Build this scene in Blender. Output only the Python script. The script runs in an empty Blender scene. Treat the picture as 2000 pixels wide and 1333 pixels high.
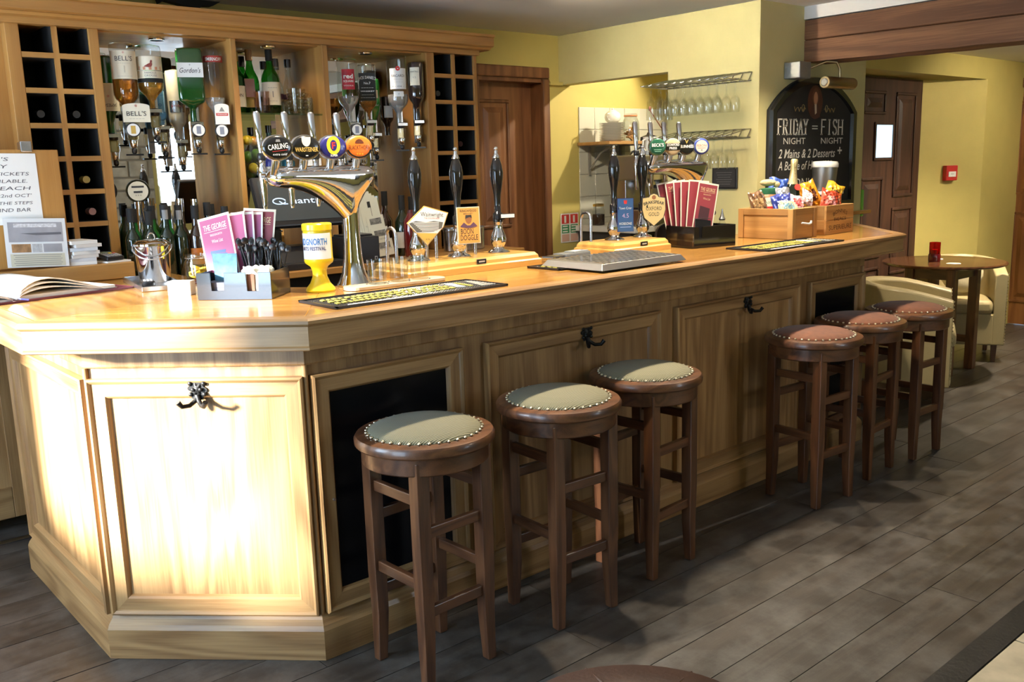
import bpy, bmesh, math, random
from mathutils import Vector, Matrix
random.seed(7)
PI = math.pi
scene = bpy.context.scene
COL = scene.collection

# ------------------------------------------------------------------ camera
cam = bpy.data.cameras.new('camera'); cam_o = bpy.data.objects.new('camera', cam); COL.objects.link(cam_o)
F_PX, YAW, PITCH, ROLL = 1805.04, 0.8594, 0.1863, -0.0294
cam.sensor_width = 36.0; cam.lens = F_PX * 36.0 / 2000.0; cam.clip_start = 0.05
_f = Vector((math.cos(YAW)*math.cos(PITCH), math.sin(YAW)*math.cos(PITCH), -math.sin(PITCH)))
_r = Vector((math.sin(YAW), -math.cos(YAW), 0)); _u = _r.cross(_f)
_r2 = math.cos(ROLL)*_r + math.sin(ROLL)*_u; _u2 = -math.sin(ROLL)*_r + math.cos(ROLL)*_u
cam_o.matrix_world = Matrix(((_r2.x,_u2.x,-_f.x,-1.2864),(_r2.y,_u2.y,-_f.y,-2.4367),(_r2.z,_u2.z,-_f.z,1.5163),(0,0,0,1)))
scene.camera = cam_o

# ------------------------------------------------------------------ world, daylight, exposure
w = bpy.data.worlds.new('daylight'); scene.world = w; w.use_nodes = True
bg = w.node_tree.nodes['Background']; bg.inputs[0].default_value = (0.62,0.78,1.0,1); bg.inputs[1].default_value = 3.0
def light(name, kind, loc, power, color=(1,1,1), target=None, **kw):
    L = bpy.data.lights.new(name, kind); L.energy = power; L.color = color
    for k, v in kw.items(): setattr(L, k, v)
    o = bpy.data.objects.new(name, L); COL.objects.link(o); o.location = loc
    if target is not None:
        d = Vector(target) - Vector(loc); o.rotation_euler = d.to_track_quat('-Z', 'Y').to_euler()
    return o
# low sun entering by the window in the left wall
light('sun', 'SUN', (-6,.5,3), 46.0, (1.0,0.965,0.90), (-6+0.95,.5-0.03,3-0.28), angle=math.radians(6.5))
# sky light arriving through the window openings
light('window_daylight', 'AREA', (-2.62,-.95,1.2), 34, (0.48,0.72,1.0), (0,-.8,.9), shape='RECTANGLE', size=1.1, size_y=1.45)
light('window_daylight', 'AREA', (-2.62,0.68,1.48), 46, (0.62,0.80,1.0), (0,0.45,1.20), shape='RECTANGLE', size=1.1, size_y=1.0)
light('window_daylight', 'AREA', (2.93,-4.33,1.6), 9, (0.70,0.84,1.0), (2.4,0,1.0), shape='RECTANGLE', size=.65, size_y=.9)
scene.view_settings.view_transform = 'Standard'; scene.view_settings.look = 'None'
scene.view_settings.exposure = 0.68; scene.view_settings.gamma = 1.0; scene.view_settings.use_curve_mapping = False
scene.cycles.adaptive_threshold = .02; scene.cycles.max_bounces = 10; scene.cycles.transparent_max_bounces = 24; scene.cycles.transmission_bounces = 8
scene.cycles.glossy_bounces = 5; scene.cycles.diffuse_bounces = 6; scene.cycles.sample_clamp_indirect = 4.0
scene.cycles.caustics_reflective = False; scene.cycles.caustics_refractive = False

# ------------------------------------------------------------------ materials
MATS = {}
def newmat(name):
    m = bpy.data.materials.new(name); m.use_nodes = True; nt = m.node_tree
    return m, nt, nt.nodes['Principled BSDF']
def N(nt, t, **kw):
    n = nt.nodes.new(t)
    for k, v in kw.items():
        if k in n.inputs: n.inputs[k].default_value = v
        else: setattr(n, k, v)
    return n
def c4(c): return (c[0], c[1], c[2], 1)
def M(name, c=(.5,.5,.5), rough=.5, metal=0, coat=0, emit=0, spec=None, noise=0, nscale=20, bump=0, bscale=60, sheen=0, alpha=1):
    if name in MATS: return MATS[name]
    m, nt, b = newmat(name); MATS[name] = m
    b.inputs['Base Color'].default_value = c4(c); b.inputs['Roughness'].default_value = rough; b.inputs['Metallic'].default_value = metal
    b.inputs['Coat Weight'].default_value = coat; b.inputs['Coat Roughness'].default_value = .08
    if spec is not None: b.inputs['Specular IOR Level'].default_value = spec
    if sheen: b.inputs['Sheen Weight'].default_value = sheen
    if emit: b.inputs['Emission Color'].default_value = c4(c); b.inputs['Emission Strength'].default_value = emit
    if alpha < 1: b.inputs['Alpha'].default_value = alpha
    if noise or bump:
        tc = N(nt, 'ShaderNodeTexCoord')
    if noise:
        n = N(nt, 'ShaderNodeTexNoise', Scale=nscale, Detail=5.0); nt.links.new(tc.outputs['Object'], n.inputs['Vector'])
        r = N(nt, 'ShaderNodeValToRGB'); r.color_ramp.elements[0].position = .3; r.color_ramp.elements[1].position = .7
        r.color_ramp.elements[0].color = c4([max(0,x*(1-noise)) for x in c]); r.color_ramp.elements[1].color = c4([min(1,x*(1+noise)) for x in c])
        nt.links.new(n.outputs[0], r.inputs[0]); nt.links.new(r.outputs[0], b.inputs['Base Color'])
    if bump:
        n = N(nt, 'ShaderNodeTexNoise', Scale=bscale, Detail=4.0); nt.links.new(tc.outputs['Object'], n.inputs['Vector'])
        bp = N(nt, 'ShaderNodeBump', Strength=bump, Distance=.01); nt.links.new(n.outputs[0], bp.inputs['Height']); nt.links.new(bp.outputs[0], b.inputs['Normal'])
    return m
def wood(name, light_c, dark_c, axis='x', rings=9, rough=.42, coat=0, scuff=0, scuff_c=(.3,.3,.3), scale=1.0, pores=.5):
    """grain runs along the object's own axis"""
    key = name + '_' + axis
    if key in MATS: return MATS[key]
    m, nt, b = newmat(key); MATS[key] = m; L = nt.links.new
    tc = N(nt, 'ShaderNodeTexCoord'); oi = N(nt, 'ShaderNodeObjectInfo')
    mul = N(nt, 'ShaderNodeVectorMath', operation='SCALE'); mul.inputs[0].default_value = (17.3,29.1,11.7); L(oi.outputs['Random'], mul.inputs['Scale'])
    add = N(nt, 'ShaderNodeVectorMath', operation='ADD'); L(tc.outputs['Object'], add.inputs[0]); L(mul.outputs[0], add.inputs[1])
    s_l, s_a = 0.55*scale, 5.5*scale
    mp = N(nt, 'ShaderNodeMapping'); mp.inputs['Scale'].default_value = tuple(s_l if a == axis else s_a for a in 'xyz'); L(add.outputs[0], mp.inputs['Vector'])
    n1 = N(nt, 'ShaderNodeTexNoise', Scale=1.0, Detail=2.0, Distortion=.35); L(mp.outputs[0], n1.inputs['Vector'])
    mm = N(nt, 'ShaderNodeMath', operation='MULTIPLY'); mm.inputs[1].default_value = rings*6.28; L(n1.outputs[0], mm.inputs[0])
    sn = N(nt, 'ShaderNodeMath', operation='SINE'); L(mm.outputs[0], sn.inputs[0])
    mr = N(nt, 'ShaderNodeMapRange'); mr.inputs['From Min'].default_value = -1; L(sn.outputs[0], mr.inputs['Value'])
    mp2 = N(nt, 'ShaderNodeMapping'); mp2.inputs['Scale'].default_value = tuple(6*scale if a == axis else 220*scale for a in 'xyz'); L(add.outputs[0], mp2.inputs['Vector'])
    n2 = N(nt, 'ShaderNodeTexNoise', Scale=1.0, Detail=3.0); L(mp2.outputs[0], n2.inputs['Vector'])
    mix = N(nt, 'ShaderNodeMath', operation='MULTIPLY'); mix.inputs[1].default_value = .42; L(mr.outputs[0], mix.inputs[0])
    mix2 = N(nt, 'ShaderNodeMath', operation='MULTIPLY_ADD'); mix2.inputs[1].default_value = pores*1.3; L(n2.outputs[0], mix2.inputs[0]); L(mix.outputs[0], mix2.inputs[2])
    r = N(nt, 'ShaderNodeValToRGB'); r.color_ramp.elements[0].position = .15; r.color_ramp.elements[1].position = .85
    r.color_ramp.elements[0].color = c4(light_c); r.color_ramp.elements[1].color = c4(dark_c); L(mix2.outputs[0], r.inputs[0])
    out = r.outputs[0]
    # board-to-board tone
    hs = N(nt, 'ShaderNodeHueSaturation'); L(out, hs.inputs['Color'])
    vr = N(nt, 'ShaderNodeMapRange'); vr.inputs['To Min'].default_value = .86; vr.inputs['To Max'].default_value = 1.12; L(oi.outputs['Random'], vr.inputs['Value']); L(vr.outputs[0], hs.inputs['Value'])
    out = hs.outputs[0]
    if scuff:
        n3 = N(nt, 'ShaderNodeTexNoise', Scale=4.5, Detail=9.0, Roughness=.75); L(tc.outputs['Object'], n3.inputs['Vector'])
        r3 = N(nt, 'ShaderNodeValToRGB'); r3.color_ramp.elements[0].position = .45; r3.color_ramp.elements[1].position = .75
        r3.color_ramp.elements[0].color = (0,0,0,1); r3.color_ramp.elements[1].color = (scuff,)*3 + (1,); L(n3.outputs[0], r3.inputs[0])
        mc = N(nt, 'ShaderNodeMixRGB'); L(r3.outputs[0], mc.inputs[0]); L(out, mc.inputs[1]); mc.inputs[2].default_value = c4(scuff_c); out = mc.outputs[0]
        rr = N(nt, 'ShaderNodeMapRange'); rr.inputs['To Min'].default_value = rough-.1; rr.inputs['To Max'].default_value = rough+.15; L(n3.outputs[0], rr.inputs['Value']); L(rr.outputs[0], b.inputs['Roughness'])
    else: b.inputs['Roughness'].default_value = rough
    L(out, b.inputs['Base Color'])
    b.inputs['Coat Weight'].default_value = coat; b.inputs['Coat Roughness'].default_value = .12
    bp = N(nt, 'ShaderNodeBump', Strength=.12, Distance=.002); L(mix2.outputs[0], bp.inputs['Height']); L(bp.outputs[0], b.inputs['Normal'])
    return m
def glass(name, tint=(1,1,1), rough=.03, ior=1.45, gloss=1.0):
    """thin clear glass wall: tinted transmission plus Fresnel reflection"""
    if name in MATS: return MATS[name]
    m, nt, b = newmat(name); MATS[name] = m; nt.nodes.remove(b); out = nt.nodes['Material Output']
    t = N(nt, 'ShaderNodeBsdfTransparent'); t.inputs[0].default_value = c4(tint)
    g = N(nt, 'ShaderNodeBsdfGlossy', Roughness=rough); g.inputs[0].default_value = (gloss,gloss,gloss,1)
    lw = N(nt, 'ShaderNodeLayerWeight', Blend=.5); pw = N(nt, 'ShaderNodeMath', operation='POWER'); pw.inputs[1].default_value = 5.0; nt.links.new(lw.outputs['Facing'], pw.inputs[0])
    f0 = ((ior-1)/(ior+1))**2; fr = N(nt, 'ShaderNodeMath', operation='MULTIPLY_ADD'); fr.inputs[1].default_value = 1-f0; fr.inputs[2].default_value = f0; nt.links.new(pw.outputs[0], fr.inputs[0])
    mx = N(nt, 'ShaderNodeMixShader')
    nt.links.new(fr.outputs[0], mx.inputs[0]); nt.links.new(t.outputs[0], mx.inputs[1]); nt.links.new(g.outputs[0], mx.inputs[2]); nt.links.new(mx.outputs[0], out.inputs[0])
    return m
def liquid(name, c):
    if name in MATS: return MATS[name]
    m, nt, b = newmat(name); MATS[name] = m
    b.inputs['Base Color'].default_value = c4(c); b.inputs['Roughness'].default_value = .05; b.inputs['Transmission Weight'].default_value = .75; b.inputs['IOR'].default_value = 1.33
    return m
OAK_L, OAK_D = (.43,.255,.105), (.22,.112,.040)
def oak(a='x'): return wood('oak', OAK_L, OAK_D, a, rings=7, rough=.45, coat=.15)
def oakback(a='x'): return wood('oak_back', (.47,.245,.065), (.31,.135,.030), a, rings=5, rough=.45, coat=.15, pores=.35)
def oaktop(a='x'): return wood('oak_top', (.52,.275,.072), (.31,.14,.030), a, rings=8, rough=.22, coat=.5)
def dwood(a='z'): return wood('dark_wood', (.150,.060,.024), (.055,.020,.009), a, rings=6, rough=.36, coat=.3, scale=2.0)
def doorwood(a='z'): return wood('door_wood', (.25,.11,.045), (.12,.045,.018), a, rings=5, rough=.45)
def darkdoor(a='z'): return wood('dark_door_wood', (.075,.032,.018), (.03,.013,.008), a, rings=5, rough=.5)
def pine(a='z'): return wood('pine', (.33,.14,.045), (.20,.075,.022), a, rings=6, rough=.45)
def crate(a='x'): return wood('crate_wood', (.50,.29,.10), (.33,.17,.055), a, rings=6, rough=.6)
def pumpwood(a='x'): return wood('pump_wood', (.72,.43,.12), (.50,.26,.06), a, rings=5, rough=.3, coat=.4)
CHROME = M('chrome', (.82,.83,.85), .06, 1); STEEL = M('brushed_steel', (.55,.56,.58), .25, 1, noise=.08, nscale=40)
BLACK = M('black_plastic', (.012,.012,.014), .3); BLACKG = M('black_gloss', (.008,.008,.009), .12, coat=.6); BLACKM = M('black_matte', (.012,.012,.012), .75)
IRON = M('black_iron', (.02,.019,.018), .42, .6, bump=.2)
WHITE = M('white_paper', (.82,.82,.80), .7); CERAMIC = M('white_ceramic', (.83,.82,.78), .2, coat=.5)
WALL = M('yellow_wall_paint', (.56,.47,.145), .7, noise=.035, nscale=6, bump=.05, bscale=40)
WALLP = M('pale_yellow_wall_paint', (.55,.50,.24), .6, noise=.04, nscale=6, bump=.05, bscale=40)
CEIL = M('ceiling_paint', (.86,.85,.82), .8, noise=.02, nscale=3)
GLASS = glass('clear_glass', (.91,.93,.92), ior=1.65); GGREEN = glass('green_glass', (.10,.42,.10)); GDARK = glass('dark_green_glass', (.04,.10,.03)); GBROWN = glass('brown_glass', (.12,.05,.02))
GBLUE = glass('blue_glass', (.45,.72,.92))
WHISKY = liquid('whisky', (.55,.19,.03)); AMBER = liquid('amber_spirit', (.75,.36,.06)); CLEAR = liquid('clear_spirit', (.97,.98,1)); GINL = liquid('green_spirit', (.10,.55,.12)); BROWNL = liquid('dark_spirit', (.10,.03,.012))
GOLD = M('gold_foil', (.75,.56,.22), .3, 1); RED = M('red_print', (.55,.03,.03), .5); MAROON = M('maroon_print', (.24,.03,.045), .5); GREYP = M('grey_print', (.25,.25,.25), .6); INK = M('ink', (.03,.03,.035), .6)
CREAM = M('cream_label', (.78,.73,.58), .6)

# ------------------------------------------------------------------ mesh helpers
LAST_PLATE = {}
PLATES = set('clip_plate lens_face label sign_plate card screen sheet poster paper_label notice_face badge_face leaflet packet_front name_plate case gold_foil mat tray_body body crate_board handset leaf seat_rim keypad_cover glass_body'.split())
ON_PLATE = set('lettering clip_print lens_print label_print bird_print cover_print sign_print badge_print leaflet_print packet_print photo photo_title text_block text_line notice_line plate_print raised_letter raised_line raised_emblem slot grille_bar sticker screen_logo key label_stripe etching raised_panel panel_moulding nail_trim button cut_rib dimple'.split())
ORD = 'first second third fourth fifth sixth seventh eighth ninth tenth eleventh twelfth'.split()
class MB:
    def __init__(s): s.v = []; s.f = []
    def add(s, vs, fs, T=None):
        o = len(s.v)
        s.v += [tuple(T @ Vector(p)) if T is not None else tuple(p) for p in vs]; s.f += [tuple(i+o for i in f) for f in fs]; return s
    def box(s, x0, x1, y0, y1, z0, z1, T=None):
        return s.add([(x0,y0,z0),(x1,y0,z0),(x1,y1,z0),(x0,y1,z0),(x0,y0,z1),(x1,y0,z1),(x1,y1,z1),(x0,y1,z1)],
                     [(0,3,2,1),(4,5,6,7),(0,1,5,4),(1,2,6,5),(2,3,7,6),(3,0,4,7)], T)
    def prism(s, poly, z0, z1, T=None, top=None):
        n = len(poly); tp = top or poly
        return s.add([(x,y,z0) for x,y in poly] + [(x,y,z1) for x,y in tp],
                     [tuple(reversed(range(n))), tuple(range(n,2*n))] + [(i,(i+1)%n,n+(i+1)%n,n+i) for i in range(n)], T)
    def lathe(s, prof, n=24, c=(0,0,0), T=None, sx=1, sy=1):
        """prof: (radius, z) pairs, bottom to top; capped ends"""
        vs = []; fs = []; k = len(prof)
        for r, z in prof:
            for i in range(n):
                a = 2*PI*i/n; vs.append((c[0]+sx*r*math.cos(a), c[1]+sy*r*math.sin(a), c[2]+z))
        for j in range(k-1):
            for i in range(n): fs.append((j*n+i, j*n+(i+1)%n, (j+1)*n+(i+1)%n, (j+1)*n+i))
        fs.append(tuple(reversed(range(n)))); fs.append(tuple(range((k-1)*n, k*n)))
        return s.add(vs, fs, T)
    def shell(s, r, z0, z1, a0, a1, n=10, c=(0,0,0), T=None, r1=None):
        vs = []; r1 = r if r1 is None else r1
        for i in range(n+1):
            a = a0+(a1-a0)*i/n; vs += [(c[0]+r*math.sin(a), c[1]-r*math.cos(a), c[2]+z0), (c[0]+r1*math.sin(a), c[1]-r1*math.cos(a), c[2]+z1)]
        return s.add(vs, [(2*i,2*i+2,2*i+3,2*i+1) for i in range(n)], T)
    def tube(s, path, r, n=8, T=None):
        P = [Vector(p) for p in path]; k = len(P); rs = r if isinstance(r, (list,tuple)) else [r]*k
        t0 = (P[1]-P[0]).normalized(); up = Vector((0,0,1)) if abs(t0.z) < .9 else Vector((1,0,0))
        nrm = t0.cross(up).normalized(); vs = []
        for i in range(k):
            t = ((P[min(i+1,k-1)]-P[max(i-1,0)])).normalized()
            nrm = (nrm - t*nrm.dot(t)).normalized(); b = t.cross(nrm)
            for j in range(n):
                a = 2*PI*j/n; q = P[i] + rs[i]*(math.cos(a)*nrm + math.sin(a)*b); vs.append(tuple(q))
        fs = [(i*n+j, i*n+(j+1)%n, (i+1)*n+(j+1)%n, (i+1)*n+j) for i in range(k-1) for j in range(n)]
        fs += [tuple(reversed(range(n))), tuple(range((k-1)*n,k*n))]
        return s.add(vs, fs, T)
    def ball(s, c, rx, ry=None, rz=None, n=12, m=7, T=None):
        ry = rx if ry is None else ry; rz = rx if rz is None else rz
        vs = [(c[0],c[1],c[2]-rz)]
        for j in range(1,m):
            p = -PI/2+PI*j/m
            for i in range(n):
                a = 2*PI*i/n; vs.append((c[0]+rx*math.cos(p)*math.cos(a), c[1]+ry*math.cos(p)*math.sin(a), c[2]+rz*math.sin(p)))
        vs.append((c[0],c[1],c[2]+rz)); e = len(vs)-1; fs = []
        for i in range(n): fs.append((0,1+(i+1)%n,1+i)); fs.append((e,e-n+i,e-n+(i+1)%n))
        for j in range(m-2):
            for i in range(n): fs.append((1+j*n+i,1+j*n+(i+1)%n,1+(j+1)*n+(i+1)%n,1+(j+1)*n+i))
        return s.add(vs, fs, T)
    def loft(s, rings, T=None, cap=True):
        n = len(rings[0]); k = len(rings); vs = [p for r in rings for p in r]
        fs = [(i*n+j, i*n+(j+1)%n, (i+1)*n+(j+1)%n, (i+1)*n+j) for i in range(k-1) for j in range(n)]
        if cap: fs += [tuple(reversed(range(n))), tuple(range((k-1)*n,k*n))]
        return s.add(vs, fs, T)
    def grid(s, fn, nu, nv, T=None):
        vs = [fn(i/nu, j/nv) for j in range(nv+1) for i in range(nu+1)]; q = nu+1
        return s.add(vs, [(j*q+i, j*q+i+1, (j+1)*q+i+1, (j+1)*q+i) for j in range(nv) for i in range(nu)], T)
    def mesh(s, name, mat, smooth=None, keepn=False):
        me = bpy.data.meshes.new(name); me.from_pydata(s.v, [], s.f)
        if not keepn:
            bm = bmesh.new(); bm.from_mesh(me); bmesh.ops.recalc_face_normals(bm, faces=bm.faces); bm.to_mesh(me); bm.free()
        if mat: me.materials.append(mat)
        if smooth:
            me.shade_smooth(); me.set_sharp_from_angle(angle=math.radians(smooth))
        return me
    def build(s, name, mat, parent=None, smooth=None, bev=0, loc=None, rot=None, solid=0, sub=0, keepn=False, kind=None):
        o = bpy.data.objects.new(name, s.mesh(name, mat, smooth, keepn)); COL.objects.link(o)
        if parent is not None:
            # print and small fittings belong to the plate, label or card they were put on
            if name in ON_PLATE and parent.name in LAST_PLATE: o.parent = LAST_PLATE[parent.name]
            else: o.parent = parent
            if name in PLATES and not loc and not rot: LAST_PLATE[parent.name] = o
        if loc: o.location = loc
        if rot: o.rotation_euler = rot
        if solid: md = o.modifiers.new('solid','SOLIDIFY'); md.thickness = solid; md.offset = 0
        if sub: md = o.modifiers.new('sub','SUBSURF'); md.levels = sub; md.render_levels = sub
        if bev: md = o.modifiers.new('bevel','BEVEL'); md.width = bev; md.segments = 2; md.limit_method = 'ANGLE'; md.angle_limit = math.radians(40)
        if kind: o['kind'] = kind
        return o
def thing(name, label, cat, loc=(0,0,0), rz=0, group=None, rot=None):
    o = bpy.data.objects.new(name, None); COL.objects.link(o); o.location = loc; o.rotation_euler = rot or (0,0,rz); o.empty_display_size = .05
    return tag(o, label, cat, group)
def tag(o, label, cat, group=None):
    o['label'] = label; o['category'] = cat
    if group: o['group'] = group
    return o
def struct(o, label=None, cat=None):
    o['kind'] = 'structure'
    if label: o['label'] = label
    if cat: o['category'] = cat
    return o
def copy_tree(o, parent=None):
    c = o.copy(); COL.objects.link(c)
    if parent is not None: c.parent = parent
    for ch in list(o.children): copy_tree(ch, c)
    return c
def TR(x=0, y=0, z=0): return Matrix.Translation((x,y,z))
def RX(d): return Matrix.Rotation(math.radians(d), 4, 'X')
def RY(d): return Matrix.Rotation(math.radians(d), 4, 'Y')
def RZ(d): return Matrix.Rotation(math.radians(d), 4, 'Z')
def FACE(x, y, z, yaw=0, tilt=0, roll=0):
    """frame for flat print on an upright face: print x to the right, print y up, print normal towards -y (before yaw)"""
    return TR(x,y,z) @ RZ(yaw) @ RX(90-tilt) @ RZ(roll)
FLAT = lambda x, y, z, yaw=0: TR(x,y,z) @ RZ(yaw)
_TXT = {}
def text_verts(s, bold=0, ital=0):
    k = (s,bold,ital)
    if k not in _TXT:
        cu = bpy.data.curves.new('t','FONT'); cu.body = s; cu.align_x = 'CENTER'; cu.shear = ital; cu.offset = bold; cu.resolution_u = 2; cu.space_line = .95
        ob = bpy.data.objects.new('t', cu); me = bpy.data.meshes.new_from_object(ob)
        _TXT[k] = ([v.co.copy() for v in me.vertices], [tuple(p.vertices) for p in me.polygons])
        bpy.data.objects.remove(ob); bpy.data.curves.remove(cu); bpy.data.meshes.remove(me)
    return _TXT[k]
def txt(s, h, T, mat, parent, w=None, bold=0, ital=0, wrap=None, name='lettering', arc=None):
    vs, fs = text_verts(s, bold, ital)
    if not vs: return None
    x0 = min(v.x for v in vs); x1 = max(v.x for v in vs); k = h/.73; kx = (w/(x1-x0)) if w else k; cx = (x0+x1)/2
    out = []
    for v in vs:
        x, y = (v.x-cx)*kx, v.y*k
        if arc: a = x/arc; x, y = (arc+y)*math.sin(a), (arc+y)*math.cos(a)-arc
        if wrap: out.append((wrap*math.sin(x/wrap), -wrap*math.cos(x/wrap), y))
        else: out.append((x,y,0))
    return MB().add(out, fs, T).build(name, mat, parent, keepn=True)
def patch(pts, T, mat, parent, name, thick=0, smooth=None, bev=0):
    """flat printed or cut-out shape in the print frame T"""
    b = MB()
    if thick: b.prism(pts, -thick, 0, T)
    else: b.add([(x,y,0) for x,y in pts], [tuple(range(len(pts)))], T)
    return b.build(name, mat, parent, keepn=not thick, smooth=smooth, bev=bev)
def rect(w, h, x=0, y=0): return [(x-w/2,y-h/2),(x+w/2,y-h/2),(x+w/2,y+h/2),(x-w/2,y+h/2)]
def disc(r, n=28, x=0, y=0, ry=None): ry = r if ry is None else ry; return [(x+r*math.cos(2*PI*i/n), y+ry*math.sin(2*PI*i/n)) for i in range(n)]
def rrect(w, h, r, n=5):
    out = []
    for cx, cy, a0 in ((w/2-r,h/2-r,0),(-w/2+r,h/2-r,90),(-w/2+r,-h/2+r,180),(w/2-r,-h/2+r,270)):
        for i in range(n+1): a = math.radians(a0+90*i/n); out.append((cx+r*math.cos(a), cy+r*math.sin(a)))
    return out
def bx(name, mat, parent, x0, x1, y0, y1, z0, z1, bev=0, T=None): return MB().box(x0,x1,y0,y1,z0,z1,T).build(name, mat, parent, bev=bev)
# ================================================================== SETTING
CZ = 2.36
FLOORM = wood('floor_wood', (.062,.051,.042), (.032,.026,.022), 'x', rings=6, rough=.36, scuff=.8, scuff_c=(.135,.128,.118), scale=1.4)
def wall(name, boxes, mat, label):
    b = MB()
    for q in boxes: b.box(*q)
    return struct(b.build(name, mat), label)
fl = struct(bx('floor', BLACKM, None, -2.6,7.6, -4.4,2.4, -.12,-.022), 'dark worn timber floorboards running along the bar')
pm = {}
PW = .172
row = 0; y = 2.2
while y > -1.335:
    y0 = max(y-PW, -1.335); x = -2.6 - random.uniform(0,1.6)
    while x < 7.55:
        ln = random.choice((1.8,2.2,2.6)); x0 = max(x,-2.6); x1 = min(x+ln,7.55)
        if x1-x0 > .05:
            key = (round(x1-x0,3), round(y-y0,3))
            if key not in pm: pm[key] = MB().box(-key[0]/2,key[0]/2-.0025,-key[1]/2+.0015,key[1]/2-.0015,-.022,0).mesh('floor_plank', FLOORM)
            o = bpy.data.objects.new('floor_plank', pm[key]); COL.objects.link(o); o.parent = fl; o.location = ((x0+x1)/2,(y0+y)/2,random.uniform(-.0012,0))
        x += ln
    y -= PW
struct(bx('trim_1', M('black_floor_strip', (.012,.012,.013), .45, noise=.3, nscale=8, bump=.2), None, -2.6,7.55, -1.418,-1.336, -.02,.003), 'black border strip between floorboards and stone paving')
pv = struct(bx('floor', M('stone_joint', (.16,.14,.10), .8), None, -2.6,7.55, -4.3,-1.42, -.05,-.006), 'pale beige stone paving beyond the black strip')
pv.name = 'floor_stone'
STONE = M('beige_stone', (.42,.37,.27), .4, noise=.25, nscale=9)
tm = MB().box(-.246,.246,-.246,.246,-.012,0).mesh('paving_tile', STONE)
for i in range(11):
    for j in range(4):
        o = bpy.data.objects.new('paving_tile', tm); COL.objects.link(o); o.parent = pv; o.location = (-1.6+.5*i, -1.668-.5*j, 0)
struct(bx('ceiling', CEIL, None, -2.6,3.84, -4.4,2.4, CZ,CZ+.08), 'off white plastered ceiling above the bar')
cl = struct(bx('ceiling', CEIL, None, 3.84,7.6, -4.4,2.4, 2.265,2.345), 'lower plastered ceiling beyond the timber beam')
cl.name = 'ceiling_low'
# timber beam with cracks and plastered top strip
BEAM = wood('beam_wood', (.30,.145,.065), (.14,.06,.026), 'y', rings=5, rough=.7, scale=.8, pores=.7)
def beam_ring(y, j):
    r = random.Random(j); d = lambda: r.uniform(-.0018,.0018)
    z0 = 2.055 - .012*(0.6-y)
    return [(3.60+d(),y,z0+d()),(3.60+d(),y,z0+.118),(3.612,y,z0+.122),(3.60+d(),y,z0+.127),(3.60+d(),y,2.285+d()),(3.83,y,2.285),(3.83,y,z0+d())]
bm_ = MB().loft([beam_ring(.6-.12*i, i) for i in range(35)]).build('beam', BEAM)
struct(bm_, 'old dark brown timber ceiling beam with a long crack')
struct(bx('trim_2', M('white_gloss', (.75,.74,.72), .4), None, 3.59,3.84, -3.6,.6, 2.29,CZ), 'white painted strip above the timber beam')

# walls
wall('wall_back', [(-2.6,2.45,2.17,2.35,0,CZ),(2.45,3.02,2.17,2.35,2.12,CZ),(3.02,4.6,2.17,2.35,0,CZ)], WALL, 'yellow painted wall behind the back bar')
wall('wall_pillar', [(3.165,4.30,.6,1.237,0,CZ)], WALLP, 'pale yellow pillar carrying the chalkboard and glass racks')
wall('wall_bulkhead', [(3.165,3.27,1.237,2.17,2.045,CZ)], WALLP, 'boxed bulkhead over the opening to the kitchen nook')
struct(bx('trim_3', WALL, None, 3.05,3.165, 2.13,2.17, 2.04,2.06), 'small ledge under the bulkhead corner')
wall('wall_nook', [(4.6,4.75,1.2,2.35,0,CZ)], WALL, 'yellow side wall of the kitchen nook')
wr = MB().box(4.30,6.10,1.14,1.3,0,2.34).box(4.30,6.70,.85,1.14,2.10,2.34).box(6.70,7.6,.85,1.3,0,2.34).prism([(6.10,1.14),(6.70,.85),(6.70,1.3),(6.10,1.3)],0,2.10).build('wall_recess', WALL); struct(wr, 'yellow wall with splayed recess for the dark door')
wall('wall_right', [(7.45,7.6,.98,1.3,0,2.34),(7.45,7.6,-4.4,.10,0,2.34),(7.45,7.6,.10,.98,2.13,2.34)], WALL, 'yellow wall holding the pine door')
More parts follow.
